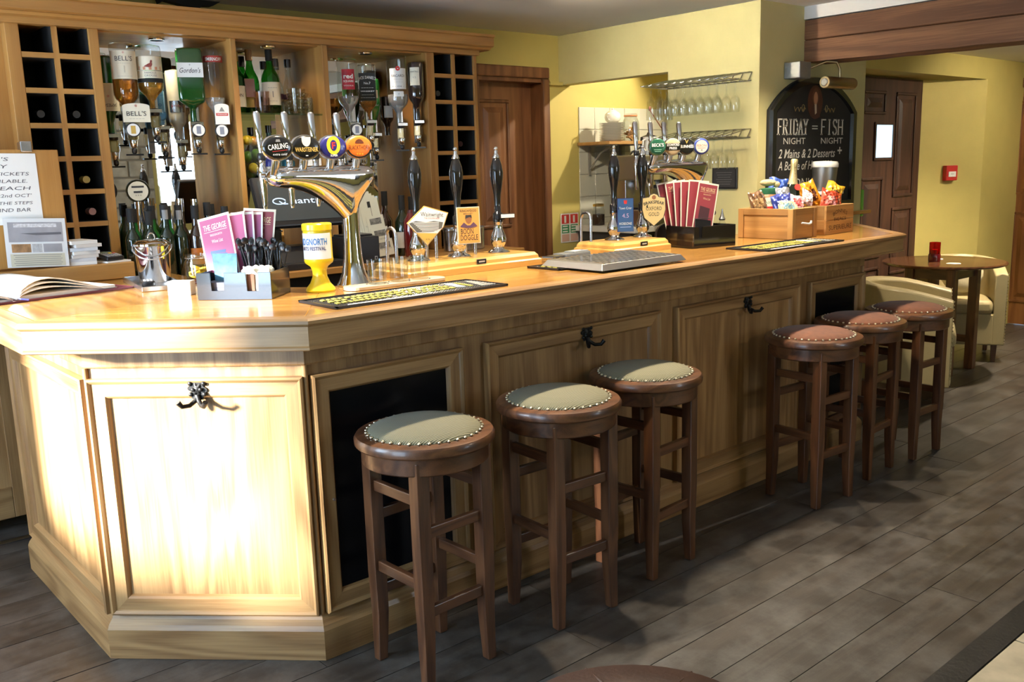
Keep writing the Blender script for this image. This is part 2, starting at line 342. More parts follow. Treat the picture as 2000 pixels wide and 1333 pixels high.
# left wall with sunny window opening, front wall with window (seen in the back bar mirrors)
wall('wall_left', [(-2.75,-2.6,-4.4,-1.5,0,CZ),(-2.75,-2.6,-.38,.12,0,CZ),(-2.75,-2.6,-1.5,-.38,0,.45),(-2.75,-2.6,-1.5,-.38,1.98,CZ),(-2.75,-2.6,1.25,2.35,0,CZ),(-2.75,-2.6,.12,1.25,0,.93),(-2.75,-2.6,.12,1.25,1.98,CZ)], WALL, 'yellow wall with the sunny window beside the bar')
wall('wall_front', [(-2.6,2.6,-4.55,-4.3,0,CZ),(3.26,7.6,-4.55,-4.3,0,CZ),(2.6,3.26,-4.55,-4.3,0,1.15),(2.6,3.26,-4.55,-4.3,2.05,CZ)], WALL, 'yellow wall behind the viewer with a window')
WF = M('white_window_paint', (.75,.75,.74), .4)
def window(name, a0, a1, z0, z1, pos, horiz, label):
    w_ = thing(name, label, 'window'); w_['kind'] = 'structure'; del w_['category']
    t = .05; pieces = [(a0,a1,z0,z0+t),(a0,a1,z1-t,z1),(a0,a0+t,z0+t,z1-t),(a1-t,a1,z0+t,z1-t),((a0+a1)/2-.03,(a0+a1)/2+.03,z0+t,z1-t),(a0+t,(a0+a1)/2-.03,z0+(z1-z0)*.62,z0+(z1-z0)*.62+.03),((a0+a1)/2+.03,a1-t,z0+(z1-z0)*.62,z0+(z1-z0)*.62+.03)]
    for p in pieces:
        if horiz: bx('frame_bar', WF, w_, p[0],p[1],pos-.03,pos+.03,p[2],p[3])
        else: bx('frame_bar', WF, w_, pos-.03,pos+.03,p[0],p[1],p[2],p[3])
    g = glass('window_glass', (.98,.99,1))
    for s in (0,1):
        b0 = a0 if s == 0 else (a0+a1)/2; b1 = (a0+a1)/2 if s == 0 else a1
        if horiz: bx('pane', g, w_, b0+.03,b1-.03,pos-.003,pos+.003,z0+.03,z1-.03)
        else: bx('pane', g, w_, pos-.003,pos+.003,b0+.03,b1-.03,z0+.03,z1-.03)
window('window_1', .12,1.25,.93,1.98,-2.68,False,'white framed window in the left wall letting the sun in')
window('window_3', -1.5,-.38,.45,1.98,-2.68,False,'white framed low window in the left wall facing the added wall outside')
struct(bx('wall_sunblock', M('sunblock_render',(.5,.5,.48),.9), None, -5.2,-4.9,-3.4,-.30,0,4.6), 'unseen wall added outside the low window to block the sun')  # added out of view so direct sun misses the low window
window('window_2', 2.6,3.26,1.15,2.05,-4.42,True,'white framed window opposite the bar')
# rough stone breast opposite the bar (seen in the mirror)
st = struct(bx('pillar', M('stone_mortar', (.26,.22,.16), .9), None, 1.95,2.42,-4.3,-3.93,0,CZ), 'rough stone chimney breast opposite the bar')
SM = M('rough_stone', (.36,.31,.23), .85, noise=.3, nscale=7, bump=.6, bscale=12)
z = 0.0; k = 0
while z < CZ-.1:
    h = random.uniform(.13,.19); x = 1.95
    while x < 2.41:
        wd = min(random.uniform(.2,.36), 2.42-x)
        if wd > .06: MB().box(x+.008,x+wd-.008,-3.935,-3.91+random.uniform(0,.02),z+.008,min(z+h,CZ)-.008).build('stone', SM, st, bev=.012)
        x += wd
    z += h
# dark patch hanging over the back bar
pts = [(.50,2.33),(.52,2.345),(.58,2.335),(.64,2.322),(.685,2.318),(.71,2.335),(.76,2.338),(.80,2.36),(.49,2.36)]
struct(MB().prism(pts,0,.05,TR(0,2.165,0) @ RX(90)).build('trim_4', BLACKM), 'black patch on the wall above the back bar cornice')

# doors -----------------------------------------------------------------
def panel_door(name, label, x0, x1, z1, th, wd, panels, horiz_first=True, place=None, lite=None, litm=None):
    """leaf in local x (0..w), face towards -y, sunk panels with raised fields"""
    d = thing(name, label, 'door'); d['kind'] = 'structure'; del d['category']
    W_ = x1-x0
    leaf = bx('leaf', wd('z'), d, 0,W_,0,th,0.005,z1)
    for (a,b,c,e) in panels:
        t = .022
        MB().box(a,b,-.012,0,c,c+t).box(a,b,-.012,0,e-t,e).box(a,a+t,-.012,0,c+t,e-t).box(b-t,b,-.012,0,c+t,e-t).build('panel_moulding', wd('z'), d, bev=.006)
        MB().add([(a+.05,-.002,c+.05),(b-.05,-.002,c+.05),(b-.05,-.002,e-.05),(a+.05,-.002,e-.05),(a+.085,-.014,c+.085),(b-.085,-.014,c+.085),(b-.085,-.014,e-.085),(a+.085,-.014,e-.085)],
                 [(4,5,6,7),(0,1,5,4),(1,2,6,5),(2,3,7,6),(3,0,4,7)]).build('raised_panel', wd('z'), d)
    if lite:
        a,b,c,e = lite; bx('pane', litm, d, a,b,-.004,.01,c,e)
        MB().box(a-.02,a,-.012,0,c-.02,e+.02).box(b,b+.02,-.012,0,c-.02,e+.02).box(a,b,-.012,0,c-.02,c).box(a,b,-.012,0,e,e+.02).build('glazing_bead', wd('z'), d)
    return d
d1 = panel_door('door_1', 'brown panelled wooden door beside the wine rack', 0,.56,2.06,.04,doorwood,[(.09,.36,1.12,1.95),(.09,.36,.2,.98)])
d1.location = (2.455,2.29,0)
a = MB()
a.box(2.445,2.455,2.17,2.34,0,2.13).box(3.015,3.03,2.17,2.34,0,2.13).box(2.455,3.015,2.17,2.34,2.055,2.13)
a.build('door_lining', doorwood('z'), d1).matrix_parent_inverse = TR(-2.455,-2.29,0)
for nm,q in (('architrave',(3.0,3.06,2.145,2.17,0,2.08)),('architrave',(2.40,2.46,2.145,2.17,0,2.08)),('architrave',(2.40,3.06,2.145,2.17,2.08,2.15))):
    o = bx(nm, doorwood('z'), d1, *q, bev=.008); o.matrix_parent_inverse = TR(-2.455,-2.29,0)
k = thing('key_bunch', 'bunch of keys hanging in the lock of the brown door', 'keys', (2.475,2.245,1.66))
MB().tube([(.012*math.cos(t),0,.012*math.sin(t)) for t in [2*PI*i/12 for i in range(13)]],.0025,6).build('key_ring', STEEL, k)
for i in range(3): MB().box(-.008+.006*i,-.003+.006*i,-.004,-.002,-.012-.07-.01*i,-.012).ball((-.005+.006*i,-.003,-.02),.011,.003,.011).build('key', STEEL, k, rot=(0,.12*(i-1),0))
LITE = M('daylit_pane', (.45,.72,1.0), .3, emit=1.1)  # the pane's own glow stands in for daylight behind the door
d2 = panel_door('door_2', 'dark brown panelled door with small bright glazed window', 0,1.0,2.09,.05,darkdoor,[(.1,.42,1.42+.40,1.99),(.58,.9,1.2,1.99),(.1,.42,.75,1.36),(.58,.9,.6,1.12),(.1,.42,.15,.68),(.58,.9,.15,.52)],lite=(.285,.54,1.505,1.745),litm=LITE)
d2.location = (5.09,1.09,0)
d3 = panel_door('door_3', 'orange brown pine door in the far corner', 0,.80,2.06,.04,pine,[(.08,.36,1.15,1.95),(.44,.72,1.15,1.95),(.08,.36,.2,1.0),(.44,.72,.2,1.0)])
d3.location = (7.44,.945,0); d3.rotation_euler = (0,0,-PI/2)
for q in ((-.07,.0,-.03,.12,0,2.13),(.80,.88,-.03,.12,0,2.13),(-.07,.88,-.03,.12,2.06,2.14)): bx('architrave', pine('z'), d3, *q, bev=.01)

# small things on walls
fc = thing('fire_call_point', 'red square fire alarm call point on the recess wall', 'alarm', (6.40,.992,1.365), math.radians(-25.8))
bx('box', M('alarm_red', (.55,.03,.025), .4), fc, -.055,.055,-.045,0,-.06,.06, bev=.006); bx('push_plate', WHITE, fc, -.034,.034,-.05,-.045,-.03,.012); txt('PUSH', .009, FACE(0,-.0506,-.012), INK, fc)
ps = thing('fire_sign', 'small fire extinguisher instruction sign with red and green panels on yellow wall', 'sign', (3.24,2.168,1.09))
bx('sheet', WHITE, ps, -.086,.086,-.003,0,-.1,.1)
FG = M('sign_green', (.05,.3,.12), .5); FR = M('sign_red', (.62,.05,.04), .5); FP = M('sign_pink', (.7,.45,.36), .5)
for x in (-.042,.042):
    bx('symbol_panel', FR, ps, x-.035,x+.035,-.0045,-.003,.03,.092); bx('symbol', WHITE, ps, x-.012,x+.006,-.0055,-.0045,.036,.084)
    bx('symbol_panel', FG, ps, x-.035,x+.035,-.0045,-.003,-.035,.022); bx('text_panel', FP, ps, x-.035,x+.035,-.0045,-.003,-.092,-.043)
    for j in range(3): bx('symbol', WHITE, ps, x-.028,x+.02,-.0055,-.0045,-.028+.018*j,-.02+.018*j)
cu_ = thing('curtain', 'dark brown curtain at the window opposite the bar', 'curtain', (3.34,-4.24,.9))
MB().grid(lambda u,v: (-.14+.32*u-.10*(1-v)*u*0, .025*math.sin(22*u), 1.2*v),40,2).build('cloth', M('dark_brown_cloth',(.035,.022,.018),.9), cu_, smooth=60, solid=.004)
pn = thing('fill_globe', 'added unseen globe lamp giving fill light on the room side of the bar', 'lamp', (2.3,-2.4,1.92))  # globe lamp added out of view as a fill source
MB().ball((0,0,0),.11,n=20,m=12).build('globe', M('globe_glow',(1,.9,.74),.4,emit=6), pn, smooth=80); MB().tube([(0,0,.11),(0,0,CZ-1.92)],.006,8).build('rod', M('rod_brass',(.36,.28,.15),.35,1), pn); MB().lathe([(.05,CZ-1.92-.02),(.05,CZ-1.92)],20).build('ceiling_rose', M('rod_brass'), pn)
light('fill_globe_light', 'POINT', (2.3,-2.4,1.76), 9, (1,.88,.70), shadow_soft_size=.1)  # added fill light for the ceiling, beam and walls
# ================================================================== THE BAR
WL = [(-.498,1.45),(-.498,.498),(0,0),(3.305,0),(3.80,.495),(3.80,.597)]
def miters(pl):
    out = []
    for i in range(len(pl)):
        ns = []
        for a, b in ((i-1,i),(i,i+1)):
            if a < 0 or b >= len(pl): continue
            d = (Vector(pl[b])-Vector(pl[a])).normalized(); ns.append(Vector((d.y,-d.x)))
        m = ns[0] if len(ns) == 1 else (ns[0]+ns[1])/(1+ns[0].dot(ns[1]))
        out.append(m)
    return out
MI = miters(WL)
def at(i, off): p = Vector(WL[i]) + MI[i]*off; return (p.x,p.y)
def sweep(name, parent, prof, matf, segs=range(5), bev=0):
    """profile (out, z) swept along one straight run of the bar, mitred at the corners, one mesh for each run"""
    for i in segs:
        n = len(prof); vs = [(*at(i,o),z) for o,z in prof] + [(*at(i+1,o),z) for o,z in prof]
        b = MB().add(vs, [(j,(j+1)%n,n+(j+1)%n,n+j) for j in range(n)] + [tuple(range(n)), tuple(range(n,2*n))])
        o = b.build(name, None, parent)
        # give the run its own axis so that the grain follows it
        p = Vector((*WL[i],0)); d = Vector(WL[i+1])-Vector(WL[i]); a = math.atan2(d.y,d.x)
        T = TR(*p) @ Matrix.Rotation(a,4,'Z'); o.data.transform(T.inverted()); o.matrix_local = T; o.data.materials.append(matf)
bar = thing('bar_counter', 'oak panelled bar counter front with angled corner and plinth', 'bar')
body = [at(i,-.03) for i in range(6)] + [(3.2,.595),(3.2,.4),(.5,.4),(.1,.9),(.1,1.45)]
MB().prism(body, .05, 1.026).build('carcass', oak('z'), bar)
sweep('plinth', bar, [(-.05,0),(0,0),(0,.098),(-.007,.113),(-.02,.128),(-.03,.146),(-.05,.146)], oak('x'))
sweep('frieze_rail', bar, [(-.05,.95),(-.022,.95),(-.019,.955),(-.019,1.027),(-.05,1.027)], wood('oak_frieze', OAK_L, OAK_D, 'z', rings=7, rough=.45, coat=.15))
def panel(run, u0, u1, z0=.147, z1=.917, sw=.066, glass_in=False, hook=None):
    p = Vector((*at(run,-.03),0)); d = (Vector(WL[run+1])-Vector(WL[run])).normalized(); a = math.atan2(d.y,d.x)
    # local frame: x along the run, y into the bar, z up ; origin at the run's start on the floor line
    q = Vector((*WL[run],0)) + Vector((-d.y*-.03*-1*-1,0,0))*0
    nrm = Vector((d.y,-d.x)); org = Vector(WL[run]) - nrm*.03
    T = TR(org.x,org.y,0) @ Matrix.Rotation(a,4,'Z')
    prof = [(0,0),(0,.024),(.006,.028),(.013,.022),(.016,.018),(.054,.018),(.060,.012),(.066,.0)]
    sides = (((u0,z0),(1,1),(u1,z0),(-1,1)),((u1,z1),(-1,-1),(u0,z1),(1,-1)),((u0,z1),(1,-1),(u0,z0),(1,1)),((u1,z0),(-1,1),(u1,z1),(-1,-1)))
    for k, (A,ia,B,ib) in enumerate(sides):
        n = len(prof); vs = [(A[0]+ia[0]*s, -h, A[1]+ia[1]*s) for s,h in prof] + [(B[0]+ib[0]*s, -h, B[1]+ib[1]*s) for s,h in prof]
        o = MB().add(vs, [(j,j+1,n+j+1,n+j) for j in range(n-1)] + [tuple(range(n)), tuple(range(n,2*n))]).build('panel_rail' if k < 2 else 'panel_stile', oak('x') if k < 2 else oak('z'), bar)
        o.matrix_local = T
    if glass_in:
        o = bx('dark_glass', M('dark_cabinet_glass', (.004,.004,.005), .22, spec=.12), bar, u0+sw-.004,u1-sw+.004,-.004,.0,z0+sw-.004,z1-sw+.004)
    else:
        o = bx('field_panel', oak('z'), bar, u0+sw-.004,u1-sw+.004,-.003,.0,z0+sw-.004,z1-sw+.004)
    o.matrix_local = T
    if hook is not None:
        hk = hook_mesh(bar); hk.matrix_local = T @ TR(hook, -.018, .884) @ Matrix.Scale(1.28,4); 
def hook_mesh(parent):
    outl = []
    for i in range(40):
        t = 2*PI*i/40; r = .021 + .0045*math.cos(6*t+.6); outl.append((r*math.cos(t)*.95, r*math.sin(t)*1.1))
    b = MB().prism(outl,0,.004, RX(90)).prism([(x*.62,y*.62) for x,y in outl],.004,.008,RX(90),top=[(x*.4,y*.4) for x,y in outl])
    for sx in (-1,1):
        b.ball((sx*.0165,-.005,.014),.0058,.004,.0058,8,5).ball((sx*.0165,-.005,-.012),.0055,.004,.0055,8,5).ball((sx*.009,-.009,0),.005,.003,.005,8,5)
        b.tube([(0,-.006,-.014),(sx*.004,-.010,-.026),(sx*.014,-.022,-.035),(sx*.026,-.036,-.034),(sx*.033,-.042,-.022)],[.0062,.006,.0055,.0055,.0065],8)
    return b.build('coat_hook', IRON, parent, smooth=50)
panel(0, .03,.945); panel(1, .018,.690, hook=.366)
panel(2, .025,.60, glass_in=True); panel(2, .704,1.635, hook=1.20); panel(2, 1.741,2.67, hook=2.245); panel(2, 2.765,3.285, glass_in=True); panel(3,.02,.68)
# narrow bead at each corner of the bar
for i in (1,2,3):
    x, y = at(i,-.026); MB().lathe([(.009,.147),(.009,.95)],10,(x,y,0)).build('corner_bead', oak('z'), bar, smooth=40)
MB().tube([(.065,-.001,.52),(.065,-.008,.52)],.005,10).build('cupboard_lock', STEEL, bar)

top = thing('bar_worktop', 'polished oak bar top with moulded edge running along the whole bar', 'worktop')
sweep('edge_moulding', top, [(-.02,1.028),(.152,1.028),(.157,1.031),(.157,1.037),(.151,1.041),(.151,1.096),(.160,1.100),(.1653,1.105),(.1653,1.114),(.158,1.1205),(.112,1.1205),(.108,1.117),(.108,1.03),(-.02,1.03)], oak('x'))
O = [at(i,.108) for i in range(6)]
boards = [([O[0],O[1],(.16,.66),(.16,1.45)],'y'),([O[1],O[2],(.32,.44),(.16,.66)],'d'),([O[2],O[3],(3.162,.597),(3.0,.585),(.58,.585),(.58,.44),(.32,.44)],'x'),([O[3],O[4],O[5],(3.162,.597)],'e')]
for poly, ax in boards:
    b = MB().prism(poly,1.03,1.12)
    if ax in 'xy': b.build('worktop_board', oaktop(ax), top, bev=.002)
    else:
        a = -PI/4 if ax == 'd' else PI/4; T = TR(poly[0][0],poly[0][1],0) @ Matrix.Rotation(a,4,'Z')
        o = b.build('worktop_board', oaktop('x'), top, bev=.002); o.data.transform(T.inverted()); o.matrix_local = T
struct(bx('trim_5', oaktop('x'), None, 3.80,4.34,.545,.6,1.16,1.185, bev=.006), 'light wooden ledge at the foot of the pillar')

# ================================================================== STOOLS
CORD = M('green_corduroy', (.22,.20,.13), .85, sheen=.1)
def ribbed(m):
    nt = m.node_tree; b = nt.nodes['Principled BSDF']; tc = N(nt,'ShaderNodeTexCoord')
    wv = N(nt,'ShaderNodeTexWave', Scale=55.0, Distortion=.6, Detail=2.0); wv.bands_direction = 'Y'; nt.links.new(tc.outputs['Object'], wv.inputs['Vector'])
    r = N(nt,'ShaderNodeValToRGB'); r.color_ramp.elements[0].color = (.105,.10,.06,1); r.color_ramp.elements[1].color = (.24,.225,.14,1); nt.links.new(wv.outputs[1], r.inputs[0]); nt.links.new(r.outputs[0], b.inputs['Base Color'])
    bp = N(nt,'ShaderNodeBump', Strength=.5, Distance=.003); nt.links.new(wv.outputs[1], bp.inputs['Height']); nt.links.new(bp.outputs[0], b.inputs['Normal'])
ribbed(CORD)
RUST = M('rust_velvet', (.125,.036,.011), .8, noise=.25, nscale=30, sheen=.15, bump=.1)
NAIL = M('brass_nail', (.86,.78,.58), .3, 1)
def make_stool(fabric):
    t = bpy.data.objects.new('bar_stool', None); COL.objects.link(t)
    for sx in (-1,1):
        for sy in (-1,1):
            def ring(cx, cy, h, z): return [(cx-h,cy-h,z),(cx+h,cy-h,z),(cx+h,cy+h,z),(cx-h,cy+h,z)]
            q = .1185
            MB().loft([ring(sx*(q+.003),sy*(q+.003),.0155,0),ring(sx*(q-.001),sy*(q-.001),.0195,.16),ring(sx*q,sy*q,.0215,.30),ring(sx*q,sy*q,.0215,.70)]).build('leg', dwood('z'), t, bev=.0025)
    for s in (-1,1):
        for z in (.58,.32): bx('stretcher', dwood('y'), t, s*.1185-.010,s*.1185+.010,-.10,.10,z-.017,z+.017, bev=.003)
        for z in (.48,.235): bx('stretcher', dwood('x'), t, -.10,.10,s*.1185-.010,s*.1185+.010,z-.017,z+.017, bev=.003)
    MB().lathe([(.165,.66),(.188,.66),(.192,.664),(.192,.714),(.165,.714)],48).build('apron', dwood('x'), t, smooth=40)
    MB().lathe([(.10,.714),(.205,.714),(.211,.720),(.212,.736),(.206,.746),(.19,.750),(.10,.750)],56).build('seat_rim', dwood('x'), t, smooth=40)
    MB().lathe([(.172,.745),(.172,.752),(.163,.760),(.14,.768),(.10,.774),(.05,.777),(.004,.778)],48).build('seat_pad', fabric, t, smooth=60)
    b = MB()
    for i in range(38): a = 2*PI*i/38; b.ball((.1745*math.cos(a),.1745*math.sin(a),.754),.0056,.0056,.0042,8,5)
    b.build('nail_trim', NAIL, t, smooth=60, kind='stuff')
    return t
g1 = make_stool(CORD); g2 = make_stool(RUST)
spots = [(g1,(.262,-.225),2,'bar stool with green corduroy seat beside the dark glazed cupboard, nearest the viewer'),
 (None,(.800,-.247),-3,'bar stool with green corduroy seat, middle one of the three green stools'),
 (None,(1.290,-.205),4,'bar stool with green corduroy seat, third along from the angled bar corner'),
 (g2,(2.355,-.262),-4,'bar stool with rust velvet seat, nearest the green seated stools'),
 (None,(2.845,-.215),3,'bar stool with rust velvet seat, middle one of the three rust stools'),
 (None,(3.292,-.235),-2,'bar stool with rust velvet seat against the cream tub chair')]
cur = None
for src, (x,y), a, lab in spots:
    if src is not None: cur = src; o = src
    else: o = copy_tree(cur)
    o.location = (x,y,0); o.rotation_euler = (0,0,math.radians(a)); tag(o, lab, 'bar stool', 'bar stools along the counter')

# ================================================================== TABLE, TUB CHAIRS, POUFFE
TBL = (5.24,.47)
tb = thing('round_table', 'round dark wooden pub table on square legs in the corner', 'table', (*TBL,0))
tw = wood('table_wood', (.16,.065,.025), (.07,.026,.011), 'x', rings=6, rough=.22, coat=.6)
MB().lathe([(.0,.756),(.385,.756),(.400,.762),(.405,.770),(.400,.778),(.385,.780),(.0,.780)],56).build('table_top', tw, tb, smooth=35)
for sx in (-1,1):
    for sy in (-1,1): bx('leg', dwood('z'), tb, sx*.18-.03,sx*.18+.03,sy*.145-.03,sy*.145+.03,0,.756, bev=.004)
    bx('apron', dwood('y'), tb, sx*.18-.012,sx*.18+.012,-.12,.12,.67,.756); bx('lower_rail', dwood('y'), tb, sx*.18-.015,sx*.18+.015,-.12,.12,.19,.24)
for sy in (-1,1): bx('apron', dwood('x'), tb, -.155,.155,sy*.145-.012,sy*.145+.012,.67,.756)
cd = thing('candle_holder', 'red glass candle holder on the round table', 'candle holder', (5.16,.50,.7805))
RG = glass('red_glass', (.75,.03,.04)); MB().lathe([(.036,.055),(.037,.135),(.034,.135),(.033,.055)],24).build('glass_shade', RG, cd, smooth=40)
MB().lathe([(.038,0),(.040,.01),(.040,.048),(.036,.055)],24).build('base', M('dark_red_glass', (.13,.006,.012), .15, coat=.5), cd, smooth=40)
MB().lathe([(.02,.055),(.02,.085)],16).build('candle', WHITE, cd, smooth=40)
for p, lab in (((5.10,.34),'cream beer mat on the near side of the round table'),((5.32,.56),'cream beer mat behind the red candle holder')):
    tag(MB().lathe([(.046,.0),(.046,.0025)],24,(0,0,0)).build('beer_mat', CREAM, None, loc=(*p,.7805)), lab, 'beer mat', 'beer mats on the round table')
LEA = M('cream_leather', (.46,.38,.20), .38, noise=.08, nscale=5, bump=.12, bscale=90)
def tub_chair(loc, rz, label, sc=.9):
    """open side towards local -y"""
    t = thing('tub_chair', label, 'armchair', (*loc,0), math.radians(rz), 'cream leather tub chairs'); t.scale = (sc,sc,1)
    def U(r, n=28):
        pts = []
        for i in range(n+1):
            s = i/n
            if s < .25: pts.append((-r, -.30 + (s/.25)*.30))
            elif s > .75: pts.append((r, (1-(s-.75)/.25)*.30-.30))
            else: a = PI*(1-(s-.25)/.5); pts.append((r*math.cos(a), r*math.sin(a)*.95))
        return pts
    ro, ri = U(.34), U(.245)
    rings = []
    for i,(p,q) in enumerate(zip(ro,ri)):
        s = i/28; zt = .66 + .09*math.sin(PI*s)
        m = ((p[0]+q[0])/2,(p[1]+q[1])/2)
        rings.append([(p[0],p[1],.13),(p[0],p[1],zt-.035),(p[0]*.985+q[0]*.015,p[1]*.985+q[1]*.015,zt-.012),(m[0],m[1],zt),(q[0],q[1],zt-.02),(q[0],q[1],.13)])
    MB().loft(rings).build('shell', LEA, t, smooth=50, bev=.008)
    MB().prism([(-.25,-.31)]+[(.25,-.31)]+[(.25*math.cos(PI*i/16),.24*math.sin(PI*i/16)) for i in range(17)],.13,.36).build('base', LEA, t, bev=.01)
    MB().prism([(-.24,-.33),(.24,-.33)]+[(.24*math.cos(PI*i/16),.23*math.sin(PI*i/16)) for i in range(17)],.36,.46).build('seat_cushion', LEA, t, bev=.03, smooth=50)
    b = MB()
    for sx in (-1,1):
        for k in range(24): b.ball((sx*.338,-.302,.15+.022*k),.005,.004,.005,6,4); 
        for k in range(10): b.ball((sx*(.342),-.28+.03*k,.62+.003*k),.005,.004,.005,6,4)
    b.build('nail_trim', NAIL, t, smooth=60, kind='stuff')
    for sx in (-1,1):
        for sy in (-1,1): MB().loft([[(sx*.27+dx*h,sy*.25+dy*h,z) for dx,dy in ((-1,-1),(1,-1),(1,1),(-1,1))] for h,z in ((.016,0),(.022,.135))]).build('leg', dwood('z'), t)
    return t
tub_chair((4.385,.315), 25, 'cream leather tub chair standing at the end of the bar behind the last stool')
tub_chair((5.83,.62), -61, 'cream leather tub chair behind the round table with a cushion on it')
cu = MB().ball((0,0,0),.15,.07,.15,20,12).build('cushion', M('cream_fabric', (.60,.54,.36), .8, bump=.2), None, smooth=80, loc=(5.85,.60,.625), rot=(math.radians(-16),math.radians(8),math.radians(-61)))
tag(cu, 'plump cream cushion on the tub chair by the wall', 'cushion')
pf = thing('pouffe', 'brown leather pouffe top at the bottom edge of the picture', 'pouffe', (-.085,-1.385,.003))
BL = M('brown_leather', (.075,.042,.032), .42, noise=.15, nscale=8, bump=.15, bscale=70)
MB().lathe([(.26,.03),(.30,.05),(.302,.37),(.296,.375)],48).build('side', BL, pf, smooth=40)
MB().lathe([(.296,.375),(.305,.384),(.303,.412),(.285,.429),(.2,.442),(.1,.447),(.003,.448)],48).build('padded_top', BL, pf, smooth=60)
for i in range(8): a = PI*i/4+.35; MB().tube([(.30*math.cos(a),.30*math.sin(a),.420),(.2*math.cos(a),.2*math.sin(a),.4435),(.02*math.cos(a),.02*math.sin(a),.449)],.003,6).build('seam', BL, pf, smooth=60)
for i in range(4): a = PI*i/2+.4; MB().lathe([(.018,0),(.024,.04)],12,(.2*math.cos(a),.2*math.sin(a),0)).build('foot', BLACK, pf)
# ================================================================== BACK BAR
bb = thing('back_bar', 'oak back bar unit with mirrored bays, wine racks and cornice', 'back bar')
Y0, YM = 1.60, 1.862
OB = oakback
def bb_box(n, m, *q, bev=0): return bx(n, m, bb, *q, bev=bev)
for x0,x1 in ((-.315,-.264),(-.009,.030),(.592,.619),(1.052,1.082),(1.662,1.713),(1.976,1.998)): bb_box('post', OB('z'), x0,x1,Y0,YM+.04,1.09,2.12, bev=.003)
bb_box('end_panel', OB('z'), -.42,-.315,1.66,2.16,1.09,2.12); bb_box('end_panel', OB('z'), 1.985,1.998,1.9,2.16,0,2.12)
bb_box('header', OB('x'), -.42,2.0,1.575,1.62,2.112,2.135); bb_box('header', OB('x'), -.42,2.0,1.62,2.16,2.12,2.16)
prof = [(1.56,2.135),(1.535,2.138),(1.528,2.148),(1.512,2.150),(1.505,2.155),(1.505,2.196),(1.495,2.200),(1.495,2.212),(2.16,2.212),(2.16,2.135)]
n = len(prof); x0, x1 = -1.2, 2.045
MB().add([(x0,y,z) for y,z in prof]+[(x1,y,z) for y,z in prof], [(j,(j+1)%n,n+(j+1)%n,n+j) for j in range(n)]+[tuple(range(n)),tuple(range(n,2*n))]).build('cornice', OB('x'), bb)
bb_box('end_panel', OB('z'), -1.2,-.42,1.72,2.16,1.09,2.135)
MIR = M('mirror', (.86,.88,.87), .01, 1)
for a,b in ((.03,.592),(.619,1.052),(1.082,1.662)):
    bb_box('mirror_pane', MIR, a,b,YM,YM+.006,1.09,2.12)
    bb_box('bay_lining', OB('x'), a,b,1.64,YM,2.108,2.12)
    cx = (a+b)/2
    MB().lathe([(.018,-.004),(.032,-.006),(.034,0),(.018,.002)],24,(cx,1.72,2.106)).build('downlight', CHROME, bb, smooth=40)
    MB().lathe([(.0175,-.003),(.0175,-.001)],20,(cx,1.72,2.106)).build('lamp_lens', M('lamp_glow', (1,.86,.62), .3, emit=14), bb)
    light('back_bar_downlight', 'SPOT', (cx,1.72,2.098), 9, (1,.82,.58), (cx,1.70,1.0), spot_size=2.4, spot_blend=.7, shadow_soft_size=.02)
ZS = [2.0,1.865,1.73,1.60,1.467,1.335,1.203]
for a,m0,m1,b in ((-.264,-.146,-.126,-.009),(1.713,1.830,1.851,1.976)):
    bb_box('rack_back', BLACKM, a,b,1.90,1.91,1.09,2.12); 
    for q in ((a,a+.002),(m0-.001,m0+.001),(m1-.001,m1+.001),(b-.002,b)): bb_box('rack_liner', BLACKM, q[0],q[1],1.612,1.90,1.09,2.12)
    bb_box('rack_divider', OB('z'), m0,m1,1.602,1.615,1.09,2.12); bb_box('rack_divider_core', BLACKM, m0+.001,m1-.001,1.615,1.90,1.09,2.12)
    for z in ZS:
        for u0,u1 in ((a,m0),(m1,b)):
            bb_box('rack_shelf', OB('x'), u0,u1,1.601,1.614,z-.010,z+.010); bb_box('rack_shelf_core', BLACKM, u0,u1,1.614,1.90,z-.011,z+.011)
# back counter and ledge
bb_box('back_worktop', OB('x'), .17,2.0,1.25,YM,1.062,1.09, bev=.003); bb_box('back_worktop', OB('x'), .03,.17,1.47,YM,1.062,1.09); bb_box('back_cupboard', BLACKM, .17,1.98,1.30,2.16,0,1.062)
bb_box('ledge', OB('x'), -1.2,.003,1.375,1.70,1.1215,1.186, bev=.004); bb_box('ledge_base', OB('z'), -1.2,.003,1.46,2.16,1.03,1.1215)
# far left lower oak door of the bar entrance
dl = thing('bar_gate', 'low oak panelled gate at the open end of the bar', 'gate', (-.36,1.965,0), math.radians(180))
def gate(x0,x1,z0,z1):
    bx('field_panel', oak('z'), dl, x0+.06,x1-.06,-.008,.014,z0+.1,z1-.06)
    for q,ax,nm in (((x0,x0+.07,z0,z1),'z','stile'),((x1-.07,x1,z0,z1),'z','stile'),((x0+.07,x1-.07,z0,z0+.14),'x','rail'),((x0+.07,x1-.07,z1-.07,z1),'x','rail')): bx(nm, oak(ax), dl, q[0],q[1],-.016,.022,q[2],q[3], bev=.003)
gate(.0,.75,.06,1.0)
struct(bx('trim_6', STEEL, None, -.9,-.36,1.80,1.84,0,.004), 'metal threshold strip at the bar entrance')
wp = thing('wall_panelling', 'oak panelling on the wall behind the bar entrance', 'panelling'); wp['kind'] = 'structure'; del wp['category']
bx('board', oak('z'), wp, -2.55,-1.25,2.10,2.165,0,1.0); bx('board', oak('z'), wp, -2.55,-1.25,2.12,2.165,1.0,2.1)
